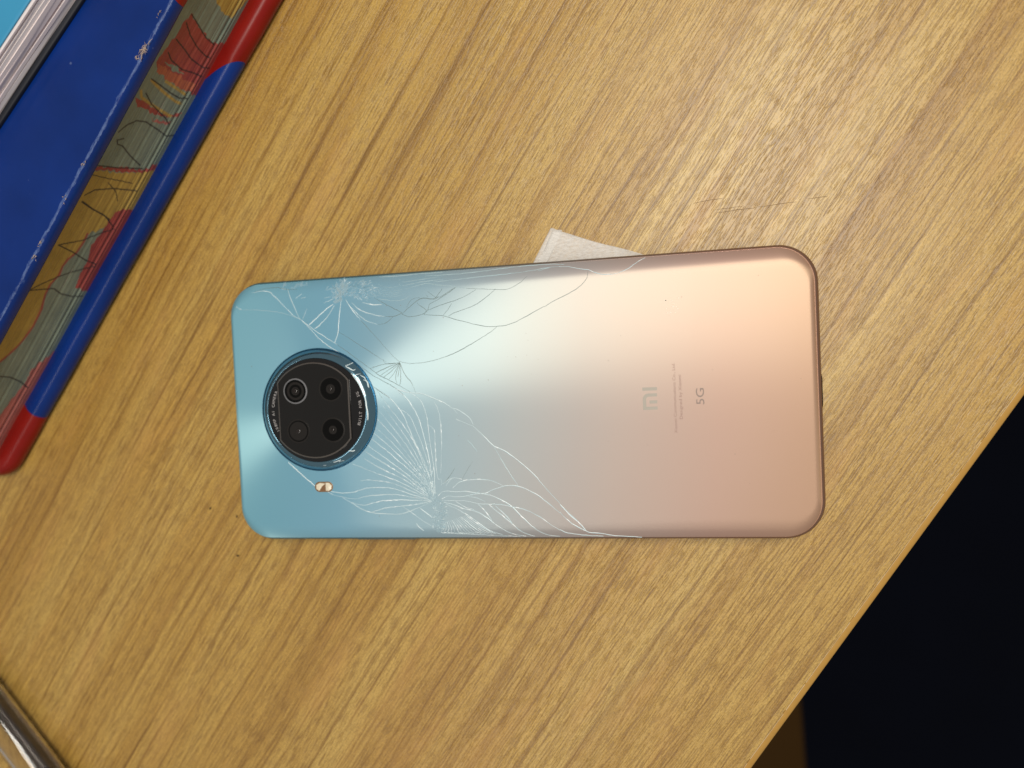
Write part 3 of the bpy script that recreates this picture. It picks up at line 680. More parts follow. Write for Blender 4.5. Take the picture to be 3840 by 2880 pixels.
def ribbon(pts, width, zf, lift=0.02, height=0.05, taper=True):
    """a thin ridged strip along pts (x,y); zf gives the surface height"""
    # smooth resample (Catmull-Rom)
    P = [np.array(p, float) for p in pts]
    if len(P) > 2:
        Q = [2 * P[0] - P[1]] + P + [2 * P[-1] - P[-2]]
        out = []
        for i in range(1, len(Q) - 2):
            seg = np.linalg.norm(Q[i + 1] - Q[i])
            n = max(2, int(seg / 0.8))
            for k in range(n):
                t = k / n
                out.append(0.5 * ((2 * Q[i]) + (-Q[i - 1] + Q[i + 1]) * t + (2 * Q[i - 1] - 5 * Q[i] + 4 * Q[i + 1] - Q[i + 2]) * t * t + (-Q[i - 1] + 3 * Q[i] - 3 * Q[i + 1] + Q[i + 2]) * t ** 3))
        out.append(P[-1]); P = out
    n = len(P)
    v, f = [], []
    rj = random.Random(int(abs(P[0][0] * 97 + P[-1][1] * 131) * 10)); wob = 1.0
    for i, p in enumerate(P):
        d = P[min(i + 1, n - 1)] - P[max(i - 1, 0)]
        d = d / (np.linalg.norm(d) + 1e-9)
        nn = np.array([-d[1], d[0]])
        t = i / (n - 1)
        w = width * ((0.45 + 0.55 * math.sin(math.pi * min(max(t, 0.02), 0.98)) ** 0.5) if taper else 1)
        wob = 0.72 * wob + 0.28 * rj.uniform(0.15, 1.95); w *= wob
        if 0 < i < n - 1: p = p + nn * rj.gauss(0, 0.035)
        for s, h in ((-0.5, lift * 0.2), (0, lift + height), (0.5, lift * 0.2)):
            q = p + nn * w * s
            v.append((q[0], q[1], zf(q[0], q[1]) + h))
    for i in range(n - 1):
        a = 3 * i
        f += [(a, a + 1, a + 4, a + 3), (a + 1, a + 2, a + 5, a + 4)]
    return v, f

# hairline scratches near the phone's right end (given in world mm, moved to the table frame)
ct, st_ = math.cos(TA), math.sin(TA)
for q in SCRATCH:
    pts = [(x * ct + y * st_, -x * st_ + y * ct) for x, y in q]
    v, f = ribbon(pts, 0.13, lambda a, b: 0.0, 0.004, 0.006)
    mesh_obj('scratch', v, f, M['scratch'], table)

# ------------------------------------------------------------------ stool in the dark beside the table
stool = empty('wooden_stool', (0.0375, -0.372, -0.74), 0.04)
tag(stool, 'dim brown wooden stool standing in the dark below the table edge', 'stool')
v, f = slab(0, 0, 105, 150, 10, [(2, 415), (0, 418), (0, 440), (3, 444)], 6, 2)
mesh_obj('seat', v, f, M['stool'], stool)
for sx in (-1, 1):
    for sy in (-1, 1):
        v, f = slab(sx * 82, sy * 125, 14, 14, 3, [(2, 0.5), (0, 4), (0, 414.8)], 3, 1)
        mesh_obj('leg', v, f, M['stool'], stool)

# ------------------------------------------------------------------ blue book with red corners
BA = math.radians(53.5)
nvec = Vector((math.sin(BA), -math.cos(BA), 0))
uvec = Vector((math.cos(BA), math.sin(BA), 0))
book = empty('old_book', nvec * (-129.4 * MM), BA)
tag(book, 'thick old blue hardback with red corners and marbled page edges', 'book')
U0, U1 = -117.5, 135.0      # length along the fore edge
YB = 175.0                  # depth to the spine

def bull(z0, z1, n=7):
    r = (z1 - z0) / 2
    out = []
    for k in range(n + 1):
        a = -math.pi / 2 + math.pi * k / n
        out.append((r - r * math.cos(a), (z0 + z1) / 2 + r * math.sin(a)))
    return out

def board(name, y0, z0, z1, mat, u0, u1, rc, bulge=None):
    v, f = slab((u0 + u1) / 2, (y0 + YB) / 2, (u1 - u0) / 2, (YB - y0) / 2, rc, bulge or bull(z0, z1), 8, 24)
    return mesh_obj(name, v, f, mat, book)

low = board('bottom_cover', -6.6, 0.05, 6.0, M['cover_low'], U0, U1, 9.0,
            [(3.0, 0.05), (1.5, 0.3), (0.5, 1.2), (0.0, 2.6), (0.15, 3.8), (0.6, 4.9), (1.3, 5.75), (2.2, 6.2), (3.2, 6.3), (4.2, 6.15), (5.2, 5.8), (6.2, 5.35), (7.4, 5.0), (9.0, 4.9)])
upper = board('top_cover', -2.6, 27.4, 31.6, M['cover_top'], U0 + 1, U1 - 1, 6.0,
              [(1.2, 27.4), (0.3, 27.7), (0.0, 28.4), (0.05, 30.2), (0.35, 31.1), (0.9, 31.5), (1.8, 31.6)])

def corner_patch(src, planes, mat, proud=0.16):
    """the red cloth glued over a board's corner: the board's skin cut along planes, lifted slightly"""
    bm = bmesh.new(); bm.from_mesh(src.data)
    for co, no in planes:
        bmesh.ops.bisect_plane(bm, geom=bm.verts[:] + bm.edges[:] + bm.faces[:], plane_co=co, plane_no=no, clear_outer=True)
    bm.normal_update()
    for vv in bm.verts:
        edge = any(len(e.link_faces) == 1 for e in vv.link_edges)
        vv.co += vv.normal * (proud * MM * (0.35 if edge else 1.0))
    me = bpy.data.meshes.new('corner_patch'); bm.to_mesh(me); bm.free()
    me.materials.clear(); me.materials.append(mat)
    me.polygons.foreach_set('use_smooth', [True] * len(me.polygons))
    o = bpy.data.objects.new('corner_patch', me)
    return link(o, src)

def vm(*a): return Vector(a) * MM
# upper corner: boundary runs from (29.7, -0.8) to (38.9, -6.6)
dv = Vector((38.9 - 29.7, -6.6 + 0.8, 0)).normalized()
corner_patch(low, [(vm(29.7, -0.8, 0), Vector((-dv.y, dv.x, 0)) * -1 if Vector((-dv.y, dv.x, 0)).x > 0 else Vector((-dv.y, dv.x, 0)))], M['red_cloth'])
corner_patch(low, [(vm(-89.6, -0.8, 0), Vector((1, -0.12, 0)).normalized())], M['red_cloth'])
corner_patch(upper, [(vm(41.0, -2.6, 0), Vector((-0.80, 0.60, 0)).normalized())], M['red_cloth'])
corner_patch(upper, [(vm(-89.0, -2.6, 0), Vector((0.80, 0.60, 0)).normalized())], M['red_cloth'])
# dark rubbed slot on the red corner, pressed into the cloth
v, f = ribbon([(37.5, -3.4), (42, -3.2), (48, -3.5), (54.5, -3.7)], 1.5, lambda a, b: 6.1, 0.02, 0.05)
mesh_obj('ink_mark', v, f, simple('ink_mark', (0.018, 0.008, 0.008), 0.5), low)

# page block and its marbled fore edge
v, f = slab((U0 + U1) / 2, (0.6 + YB - 6) / 2, (U1 - U0) / 2 - 5, (YB - 6.6) / 2, 0.5, [(0, 6.02), (0, 27.38)], 2, 2)
block = mesh_obj('page_block', v, f, M['paper2'], book, False)

def fore_edge():
    rr = random.Random(3)
    us = np.arange(-111.5, 64.0, 0.24); zs = np.arange(4.95, 27.41, 0.24)
    Ug, Zg = np.meshgrid(us, zs, indexing='ij')
    # ragged boundary of the marbling
    jit = 0.25 * np.sin(Ug * 2.3 + Zg * 1.1) + 0.2 * np.sin(Ug * 0.9 - Zg * 2.7)
    Up, Zp = Ug + jit, Zg + 0.3 * jit
    pal = {'grey': (0.215, 0.26, 0.205), 'red': (0.34, 0.065, 0.055), 'yellow': (0.45, 0.30, 0.070),
           'orange': (0.46, 0.13, 0.07), 'pink': (0.42, 0.13, 0.11), 'black': (0.018, 0.018, 0.020)}
    C = np.zeros(Ug.shape + (3,)); C[:] = pal['grey']
    def inside(poly):
        res = np.zeros(Up.shape, bool); n = len(poly)
        for i in range(n):
            (x0, y0), (x1, y1) = poly[i], poly[(i + 1) % n]
            if y0 == y1: continue
            c = ((y0 > Zp) != (y1 > Zp)) & (Up < (x1 - x0) * (Zp - y0) / (y1 - y0) + x0)
            res ^= c
        return res
    for name, poly in MARBLE_POLYS:
        C[inside(poly)] = pal[name]
    for name, w, pts in MARBLE_LINES:
        dmin = np.full(Up.shape, 1e9)
        for (x0, y0), (x1, y1) in zip(pts[:-1], pts[1:]):
            dx, dy = x1 - x0, y1 - y0
            t = np.clip(((Ug - x0) * dx + (Zg - y0) * dy) / (dx * dx + dy * dy + 1e-9), 0, 1)
            dmin = np.minimum(dmin, np.hypot(Ug - x0 - t * dx, Zg - y0 - t * dy))
        k = np.clip(1.4 - dmin / (w / 2), 0, 1)[..., None]
        C = C * (1 - k) + np.array(pal[name]) * k
    # leaves stand unevenly: whole gatherings sit a little further out
    off = np.zeros(len(zs))
    for k in range(len(zs)):
        off[k] = rr.uniform(-0.07, 0.07)
    for z0, z1, o in ((6.0, 6.9, 0.10), (6.9, 7.5, -0.30), (7.5, 8.3, 0.25), (8.3, 8.9, -0.25), (8.9, 9.8, 0.12), (14.2, 14.8, -0.12), (19.0, 19.6, 0.10)):
        off[(zs >= z0) & (zs < z1)] += o
    Y = 0.12 - off[None, :] + 0.10 * np.sin(Ug * 0.11) + 0.25 * np.sin((Zg - 6) / 21.4 * math.pi)
    verts = np.stack([Ug, Y, Zg], -1).reshape(-1, 3)
    nz = len(zs); faces = []
    for i in range(len(us) - 1):
        b0 = i * nz
        for k in range(nz - 1):
            faces.append((b0 + k, b0 + nz + k, b0 + nz + k + 1, b0 + k + 1))
    o = mesh_obj('fore_edge', verts.tolist(), faces, M['marble'], block)
    at = o.data.attributes.new('pattern', 'FLOAT_COLOR', 'POINT')
    c4 = np.ones((len(verts), 4)); c4[:, :3] = C.reshape(-1, 3)
    at.data.foreach_set('color', c4.ravel())
    o['label'] = 'marbled page edges in grey-green, red and yellow with black veins'
fore_edge()

# torn fibres on the rubbed edge of the top board
rnd = random.Random(9)
fv, ff = [], []
for cu, cy, nf, sz in ((26, -1.7, 26, 2.2), (24.5, -1.0, 8, 1.6), (-8, -1.8, 4, 1.0), (-19, -1.9, 4, 1.0), (-33, -1.8, 6, 1.2), (-37, -2.4, 5, 1.1), (36, -0.5, 4, 1.0)):
    for _ in range(nf):
        a = rnd.uniform(0, 2 * math.pi); ln = rnd.uniform(0.4, 1) * sz
        px, py, pz = cu + rnd.gauss(0, sz * .45), cy + rnd.gauss(0, .35), 31.45
        w = rnd.uniform(0.05, 0.16)
        k = len(fv); K = 5
        for j in range(K):
            t = j / (K - 1)
            q = (px + math.cos(a) * ln * t, py + math.sin(a) * ln * t * .6, pz + 0.15 + math.sin(t * math.pi) * ln * .35 * rnd.uniform(.6, 1))
            ww = w * (1 - .7 * t)
            fv += [(q[0] - math.sin(a) * ww, q[1] + math.cos(a) * ww, q[2]), (q[0] + math.sin(a) * ww, q[1] - math.cos(a) * ww, q[2] + .03)]
        for j in range(K - 1):
            ff.append((k + 2 * j, k + 2 * j + 1, k + 2 * j + 3, k + 2 * j + 2))
fo = mesh_obj('torn_fibres', fv, ff, M['fibre'], upper); fo['kind'] = 'stuff'

# ------------------------------------------------------------------ paper-filled light blue notebook on top
PA = math.radians(46.6)
pn = Vector((math.sin(PA), -math.cos(PA), 0)); pu = Vector((math.cos(PA), math.sin(PA), 0))
nb = empty('notebook', pn * (-153.4 * MM) + Vector((0, 0, 31.62 * MM)), PA)
tag(nb, 'light blue notebook with thick white pages lying on the blue book', 'notebook')
rnd = random.Random(21)
NU0, NU1, ND = -70.0, 80.0, 120.0
v, f = slab((NU0 + NU1) / 2, (ND - 1.4) / 2, (NU1 - NU0) / 2, (ND + 1.4) / 2, 2, [(0.1, 0.02), (0, 0.2), (0, 0.9), (0.1, 1.1)], 4, 4)
mesh_obj('shadow_back_cover', v, f, M['shadow_card'], nb)  # black board juts out to stand for the shadow beside the pages
z = 1.12
i = 0
while z < 10.2:
    th = rnd.choice((0.3, 0.42, 0.6, 0.85, 1.1))
    gap = rnd.choice((0.0, 0.0, 0.0, 0.05))
    off = rnd.uniform(-0.25, 0.25) + (0.7 if i % 7 == 4 else 0)
    sk = rnd.uniform(-0.004, 0.004); wv = rnd.uniform(0, 6); wa = rnd.uniform(0.0, 0.008)
    n = 26; vv, fc = [], []
    for k in range(n):
        uu = NU0 + (NU1 - NU0) * k / (n - 1)
        yy = off + sk * uu + 0.12 * math.sin(uu * .09 + wv)
        dz = wa * math.sin(uu * .07 + wv)
        vv += [(uu, yy, z + dz), (uu, ND, z), (uu, ND, z + th), (uu, yy, z + th + dz)]
    for k in range(n - 1):
        a = 4 * k
        for j in range(4):
            fc.append((a + j, a + (j + 1) % 4, a + 4 + (j + 1) % 4, a + 4 + j))
    fc += [(3, 2, 1, 0), (4 * n - 4, 4 * n - 3, 4 * n - 2, 4 * n - 1)]
    mesh_obj('page', vv, fc, M['paper'] if rnd.random() < .75 else M['paper2'], nb, False)
    z += th + gap + 0.02
    i += 1
v, f = slab((NU0 + NU1) / 2, (ND + 0.6) / 2, (NU1 - NU0) / 2, (ND - 0.6) / 2, 2, [(0.05, z + .05), (0, z + .1), (0, z + .4), (0.05, z + .46)], 4, 4)
mesh_obj('front_cover', v, f, M['cyan_card'], nb)

# ------------------------------------------------------------------ clear plastic tube at the lower left
pen = empty('clear_tube', Vector((-175.8, -94.9, 0)) * MM, math.radians(-49.8))
tag(pen, 'clear plastic tube with a dark insert at the lower left corner', 'tube')
def tube(name, cy, cz, r_out, r_in, x0, x1, mat):
    seg = 40
    rings = []
    spec = [(x0, r_in), (x0, r_out - .3), (x0 + .4, r_out), (x1 - .4, r_out), (x1, r_out - .3), (x1, r_in)] if r_in else \
           [(x0, .01), (x0, r_out - .2), (x0 + .3, r_out), (x1 - .3, r_out), (x1, r_out - .2), (x1, .01)]
    for x, r in spec:
        rings.append([(x, cy + r * math.cos(2 * math.pi * k / seg), cz + r * math.sin(2 * math.pi * k / seg)) for k in range(seg)])
    if r_in: rings.append([p for p in rings[0]])
    v, f = loft(rings, not r_in, not r_in)
    o = mesh_obj(name, v, f, mat, pen)
    return sharpen(o, 40)
tube('barrel', 0, 5.7, 5.6, 4.7, -45, 60, M['clear'])
tube('insert', 0.7, 4.6, 2.3, 0, -42, 57, M['pen_core'])

# ------------------------------------------------------------------ frosted tape scrap under the phone
tp = empty('tape_scrap', (0.0138, 0.0482, 0))
tag(tp, 'frosted white tape scrap poking out from under the phone', 'tape')
def sheet(name, quad, nu, nv, z0, th, amp, seed):
    r = random.Random(seed); ph = [r.uniform(0, 6) for _ in range(6)]
    (ax, ay), (bx, by), (cx, cy), (dx, dy) = quad
    V, F_ = [], []
    for side in (1, 0):
        for i in range(nu + 1):
            for j in range(nv + 1):
                s, t = i / nu, j / nv
                x = (ax * (1 - s) + bx * s) * (1 - t) + (dx * (1 - s) + cx * s) * t
                y = (ay * (1 - s) + by * s) * (1 - t) + (dy * (1 - s) + cy * s) * t
                e = 0.12 * math.sin(9 * s + ph[4]) * (1 if j == 0 else 0)
                h = amp * (0.5 + 0.5 * math.sin(7 * s + 3 * t + ph[0])) * (0.5 + 0.5 * math.sin(5 * t - 4 * s + ph[1]))
                V.append((x, y + e, z0 + h + (th if side else 0)))
    N = (nu + 1) * (nv + 1)
    for i in range(nu):
        for j in range(nv):
            a = i * (nv + 1) + j
            F_.append((a, a + nv + 1, a + nv + 2, a + 1))
            F_.append((N + a, N + a + 1, N + a + nv + 2, N + a + nv + 1))
    rim = [i * (nv + 1) for i in range(nu + 1)] + [nu * (nv + 1) + j for j in range(1, nv + 1)] + \
          [i * (nv + 1) + nv for i in range(nu - 1, -1, -1)] + [j for j in range(nv - 1, 0, -1)]
    for k in range(len(rim)):
        a, b = rim[k], rim[(k + 1) % len(rim)]
        F_.append((a, N + a, N + b, b))
    return mesh_obj(name, V, F_, M['tape'], tp)
sheet('tape_layer', [(0.4, -0.3), (25.0, -9.1), (34, -15.5), (-7.0, -15.0)], 34, 22, 0.06, 0.05, 0.55, 4)
sheet('folded_layer', [(-0.2, 0.2), (3.0, -0.8), (-4.6, -15.0), (-9.0, -15.0)], 8, 12, 0.36, 0.05, 0.10, 6)

# ------------------------------------------------------------------ crumbs
for i, (x, y, s, lab) in enumerate(((-97.33, -30.0, 0.34, 'tiny dark crumb on the table left of the phone, upper one'),
                                    (-88.4, -32.7, 0.28, 'tiny dark crumb on the table near the blue end of the phone'),
                                    (-88.8, -44.9, 0.36, 'tiny dark crumb on the table below the blue end of the phone'))):
    bm = bmesh.new()
    bmesh.ops.create_icosphere(bm, subdivisions=2, radius=s * MM)
    r = random.Random(i)
    for vv in bm.verts: vv.co = Vector((vv.co.x * 1.3, vv.co.y * .8, vv.co.z * .6)) * r.uniform(.75, 1.2)
    me = bpy.data.meshes.new('crumb'); bm.to_mesh(me); bm.free(); me.materials.append(M['crumb'])
    o = link(bpy.data.objects.new('crumb', me)); o.location = (x * MM, y * MM, s * .6 * MM)
    o.rotation_euler = (0, 0, i * 1.1 + .9)
    tag(o, lab, 'crumb', 'crumbs on the table')

# ------------------------------------------------------------------ the phone
phone = empty('smartphone', (0, 0, 0))
tag(phone, 'cracked smartphone lying face down, teal to rose gradient back', 'smartphone')
PL, PB, PR = 165.4, 76.8, 10.0
ZT = 8.8
SB = 6.0

def GX(s): return 1.20 + 0.32 * (s - 1.0)   # the short ends curve over a narrower strip

def SHX(s): return -0.4 * min(max(s, 0.0), 1.0)   # the chin is a little wider than the top

def sdf_in(x, y, s):
    hx, hy, r = PL / 2 - GX(s), PB / 2 - s, max(PR - .75 * s, 2)
    qx, qy = abs(x - SHX(s)) - hx + r, abs(y) - hy + r
    return math.hypot(max(qx, 0), max(qy, 0)) + min(max(qx, qy), 0) - r

def zs(s): return ZT - 2.0 * max(0.0, 1 - s / SB) ** 2.2

def zback(x, y):
    if sdf_in(x, y, SB) <= 0: return ZT
    lo, hi = 0.0, SB
    for _ in range(24):
        m = (lo + hi) / 2
        if sdf_in(x, y, m) > 0: hi = m
        else: lo = m
    return zs(max(lo, 1.0))

def pring(s, z, nc=14, ns=30, sx=None):
    ix = GX(s) if sx is None else sx * s
    return [(x, y, z) for x, y in rrect(SHX(s), 0, PL / 2 - ix, PB / 2 - s, max(PR - .75 * s, 2), nc, ns)]

# side frame (bulging band) and the screen glass underneath
rings = [pring(s, z, sx=1.15) for s, z in ((1.5, 0.75), (0.75, 0.95), (0.3, 1.5), (0.08, 2.4), (0.0, 3.6), (0.0, 4.6), (0.10, 5.4), (0.32, 6.05), (0.62, 6.45), (0.86, 6.62), (0.98, 6.64), (1.06, 6.55))]
v, f = loft(rings, True, True)
sharpen(mesh_obj('frame', v, f, M['frame'], phone), 50)
v, f = loft([pring(s, z, sx=1.0) for s, z in ((2.6, 0.42), (2.0, 0.46), (1.62, 0.60), (1.58, 0.80))], True, True)
mesh_obj('screen', v, f, M['screen'], phone)
# highlight along the glass rim, drawn as an added lip of brighter colour
v, f = loft([pring(s, z, sx=1.15) for s, z in ((0.78, 6.56), (0.80, 6.66), (0.92, 6.76), (1.02, 6.72), (1.05, 6.58))], False, False)
mesh_obj('rim_highlight', v, f, M['rim_light'], phone)
# back glass
ss = [1.0, 1.03, 1.12, 1.3, 1.55, 1.9, 2.4, 3.0, 3.6, 4.2, 4.8, 5.4, 6.0]
rings = [pring(1.0, 6.5)] + [pring(s, zs(s) - (0.12 if i == 0 else 0)) for i, s in enumerate(ss)] + [pring(7.0, ZT), pring(9.0, ZT)]
v, f = loft(rings, True, True)
back = mesh_obj('back_glass', v, f, M['back'], phone)
back['label'] = 'gradient back glass with two shattered impact points'

# buttons along the lower long side
def button(name, x0, x1):
    v, f = slab(0, 0, (x1 - x0) / 2, 1.0, 0.9, [(0, 0), (0, 0.55), (0.12, 0.72), (0.35, 0.78)], 6, 3)
    v = [((x0 + x1) / 2 + x, -PB / 2 - z + 0.42, 3.6 + y) for x, y, z in v]
    return mesh_obj(name, v, f, M['frame'], phone)
button('volume_button', -47.4, -28.9)
# charging port lip at the rose end
v, f = slab(0, 0, 4.6, 1.5, 1.45, [(0, 0), (0, 0.05), (0.3, 0.08)], 8, 3)
v = [(PL / 2 - 0.02 + z, x, 3.9 + y) for x, y, z in v]
mesh_obj('charging_port', v, f, M['screen'], phone)

# --- cracks: every fissure is its own ridge on the glass
tone = {'l': M['crack_l'], 'd': M['crack_d'], 'f': M['crack_f']}  # light and dark tones paint in each crack's reflection; shaded sides, glints too
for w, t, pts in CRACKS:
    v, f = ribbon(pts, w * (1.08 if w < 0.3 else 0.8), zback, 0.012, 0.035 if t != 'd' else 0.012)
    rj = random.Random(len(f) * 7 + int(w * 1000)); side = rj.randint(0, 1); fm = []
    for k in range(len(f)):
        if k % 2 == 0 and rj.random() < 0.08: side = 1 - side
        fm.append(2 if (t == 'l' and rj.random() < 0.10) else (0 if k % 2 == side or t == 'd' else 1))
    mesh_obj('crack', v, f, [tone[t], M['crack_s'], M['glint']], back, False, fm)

def in_poly(x, y, poly):
    c = False; n = len(poly)
    for i in range(n):
        (x0, y0), (x1, y1) = poly[i], poly[(i + 1) % n]
        if (y0 > y) != (y1 > y) and x < (x1 - x0) * (y - y0) / (y1 - y0) + x0: c = not c
    return c

def splinters(poly, count, size, seed, focus=None, mat='crack_f', lift=0.05, aspect=(0.15, 0.5)):
    """crushed glass: many small tilted chips lying in the impact zone"""
    r = random.Random(seed)
    xs = [p[0] for p in poly]; ys = [p[1] for p in poly]
    V, F_ = [], []
    while len(F_) < count * 1:
        x, y = r.uniform(min(xs), max(xs)), r.uniform(min(ys), max(ys))
        if not in_poly(x, y, poly): continue
        a = math.atan2(y - focus[1], x - focus[0]) + r.gauss(0, .35) if focus and r.random() < .75 else r.uniform(0, math.pi)
        ln = r.uniform(.4, 1.2) * size; wd = ln * r.uniform(*aspect)
        tilt = r.uniform(-.09, .16)
        k = len(V); m = r.choice((3, 4))
        shp = [(-.5, -.3), (.5, -.5), (.35, .5), (-.4, .4)][:m]
        z0 = zback(x, y)
        for px, py in shp:
            lx, ly = px * ln, py * wd
            X, Y = x + math.cos(a) * lx - math.sin(a) * ly, y + math.sin(a) * lx + math.cos(a) * ly
            V.append((X, Y, zback(X, Y) + lift + max(0.0, tilt * lx * .5 + r.uniform(0, .05))))
        F_.append(tuple(range(k, k + m)))
    o = mesh_obj('shattered_glass', V, F_, M[mat], back, False)
    o['kind'] = 'stuff'
REG = SHATTER
splinters(REG['upper_a'], 130, 1.7, 1, (-46.5, 32.5), 'haze', 0.03, (0.10, 0.35))
splinters(REG['upper_a'], 40, 0.9, 2, (-46.5, 32.5), 'crack_l', 0.06, (0.05, 0.15))
splinters(REG['upper_a'], 26, 0.9, 12, (-46.5, 32.5), 'crack_d', 0.05, (0.04, 0.10))
splinters(REG['upper_core'], 60, 2.6, 3, (-46.5, 31.0), 'haze', 0.05, (0.12, 0.35))
splinters(REG['lower_fan'], 90, 1.6, 4, (-21.6, -26.5), 'haze', 0.03, (0.08, 0.3))
splinters(REG['lower_fan'], 110, 1.1, 5, (-21.6, -26.5), 'crack_l', 0.05, (0.05, 0.14))
splinters(REG['lower_col'], 90, 1.3, 6, None, 'haze', 0.03)
splinters(REG['lower_col'], 34, 0.8, 7, None, 'crack_l', 0.06, (0.08, 0.2))
splinters(REG['edge_chip1'], 5, 2.0, 8, None, 'haze', 0.02, (0.4, 0.6))
splinters(REG['edge_chip2'], 6, 2.0, 9, None, 'haze', 0.02, (0.3, 0.5))

# --- camera bump
CX, CY = -54.9, 0.15
prof = [(17.80, ZT - 0.1), (17.75, ZT + 0.12), (17.55, ZT + 0.22), (17.40, ZT + 0.20), (17.25, ZT + 0.30), (17.0, ZT + 0.62), (16.7, ZT + 1.02), (16.3, ZT + 1.42), (15.85, ZT + 1.75), (15.4, ZT + 1.98), (15.1, ZT + 2.08), (14.92, ZT + 2.05), (14.85, ZT + 1.85)]
v, f = lathe(CX, CY, prof, 160, True)
fm = []
for i in range(len(prof) - 1): fm += [1 if i < 4 else 0] * 160
bump = mesh_obj('camera_bump', v, f, [M['bezel'], M['bezel_rim']], phone, True, fm + [0])
bump['label'] = 'round camera bump with a polished blue ring'
ZD = ZT + 2.02
v, f = lathe(CX, CY, [(14.85, ZD - 0.15), (14.8, ZD - 0.03), (14.6, ZD)], 96, True)
sharpen(mesh_obj('camera_glass', v, f, M['black_glass'], bump), 25)
def zring(x, y):
    q = math.hypot(x - CX, y - CY)
    for (r0, z0), (r1, z1) in zip(prof[:-1], prof[1:]):
        if r1 <= q <= r0: return z0 + (z1 - z0) * (r0 - q) / (r0 - r1 + 1e-9)
    return ZT + 2.05
for wd, pts in RING_GLINTS:  # white strokes stand for room-light reflections on the scratched ring
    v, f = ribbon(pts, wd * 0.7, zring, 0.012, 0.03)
    mesh_obj('ring_glint', v, f, M['crack_l'], bump)
# barrel-shaped raised plate: straight left and right sides, arcs above and below
def plate_outline(hw, R, n=26, rc=0.6):
    a0 = math.acos(hw / R)
    pts = []
    for k in range(n + 1):
        a = a0 + (math.pi - 2 * a0) * k / n
        pts.append((R * math.cos(a), R * math.sin(a)))
    for k in range(n + 1):
        a = math.pi + a0 + (math.pi - 2 * a0) * k / n
        pts.append((R * math.cos(a), R * math.sin(a)))
    return pts
PXc = -55.3
def pl(hw, R, z): return [(PXc + x, CY + y, z) for x, y in plate_outline(hw, R)]
v, f = loft([pl(10.95, 13.75, ZD - 0.02), pl(10.95, 13.75, ZD + 0.42), pl(10.80, 13.6, ZD + 0.55), pl(10.55, 13.35, ZD + 0.56)], False, True)
o = mesh_obj('lens_plate', v, f, [M['plate_glass'], M['plate_edge']], bump)
for p in o.data.polygons:
    p.material_index = 1 if (len(p.vertices) == 4 and p.center.z > (ZD + 0.42) * MM) else 0
sharpen(o, 20)
ZP = ZD + 0.56
def lens(x, y, r, ring, tiers, glint):
    prof, idx = [], []
    def add(rr, zz, m): prof.append((rr, zz)); idx.append(m)
    # raised metal ring, then stepped barrel, then the front element
    add(r + 0.55, ZP + 0.01, 0); add(r + 0.5, ZP + 0.10 * ring, 0); add(r + 0.12, ZP + 0.14 * ring, 0); add(r, ZP + 0.02, 1)
    for rr, dz, m in tiers: add(rr, ZP + 0.012 - dz * 0.0 + 0.004, m)
    seg = 48
    V, F_ = lathe(x, y, prof, seg, True)
    fm = []
    for i in range(len(prof) - 1): fm += [idx[i + 1] if i >= 2 else 0] * seg
    fm += [5]
    mm = [M['lens_ring'] if ring > .5 else M['lens_mid'], M['lens_dark'], M['lens_mid'], M['lens_dark'], M['lens_mid'], M['lens_glass']]
    sharpen(mesh_obj('camera_lens', V, F_, mm, bump, True, fm), 25)
    # domed front element
    dp = []
    rr = tiers[-1][0] * 1.02
    for k in range(6):
        a = math.pi / 2 * k / 6
        dp.append((rr * math.cos(a), ZP + 0.02 + 0.30 * math.sin(a)))
    V, F_ = lathe(x, y, dp, 40, True)
    mesh_obj('lens_element', V, F_, M['lens_glass'], bump)
lens(-60.6, 5.85, 3.15, 1.0, [(2.7, .1, 1), (2.6, .2, 3), (1.9, .3, 2), (1.2, .35, 3), (0.75, .4, 4)], 0)
lens(-49.85, 6.05, 3.05, 0.4, [(2.8, .1, 1), (1.35, .2, 3), (1.3, .3, 4), (0.9, .35, 2), (0.55, .4, 4)], 0)
lens(-60.35, -5.65, 2.95, 0.4, [(2.85, .1, 1), (2.7, .2, 3), (2.1, .3, 2), (1.1, .35, 4), (0.8, .4, 4)], 0)
lens(-49.8, -5.6, 3.05, 0.3, [(2.9, .1, 1), (1.2, .2, 3), (1.15, .3, 4), (0.75, .35, 2), (0.5, .4, 4)], 0)

# --- writing
def glyph(ch, size):
    cu = bpy.data.curves.new('glyph', 'FONT')
    cu.body = ch; cu.size = size; cu.extrude = 0.0; cu.align_x = 'CENTER'; cu.align_y = 'BOTTOM_BASELINE'
    cu.resolution_u = 3
    ob = bpy.data.objects.new('glyph', cu); COL.objects.link(ob)
    dg = bpy.context.evaluated_depsgraph_get()
    me = ob.evaluated_get(dg).to_mesh()
    v = [tuple(p.co) for p in me.vertices]; f = [tuple(p.vertices) for p in me.polygons]
    w = (max(p[0] for p in v) - min(p[0] for p in v)) if v else size * .3
    ob.evaluated_get(dg).to_mesh_clear()
    bpy.data.objects.remove(ob); bpy.data.curves.remove(cu)
    return v, f, w

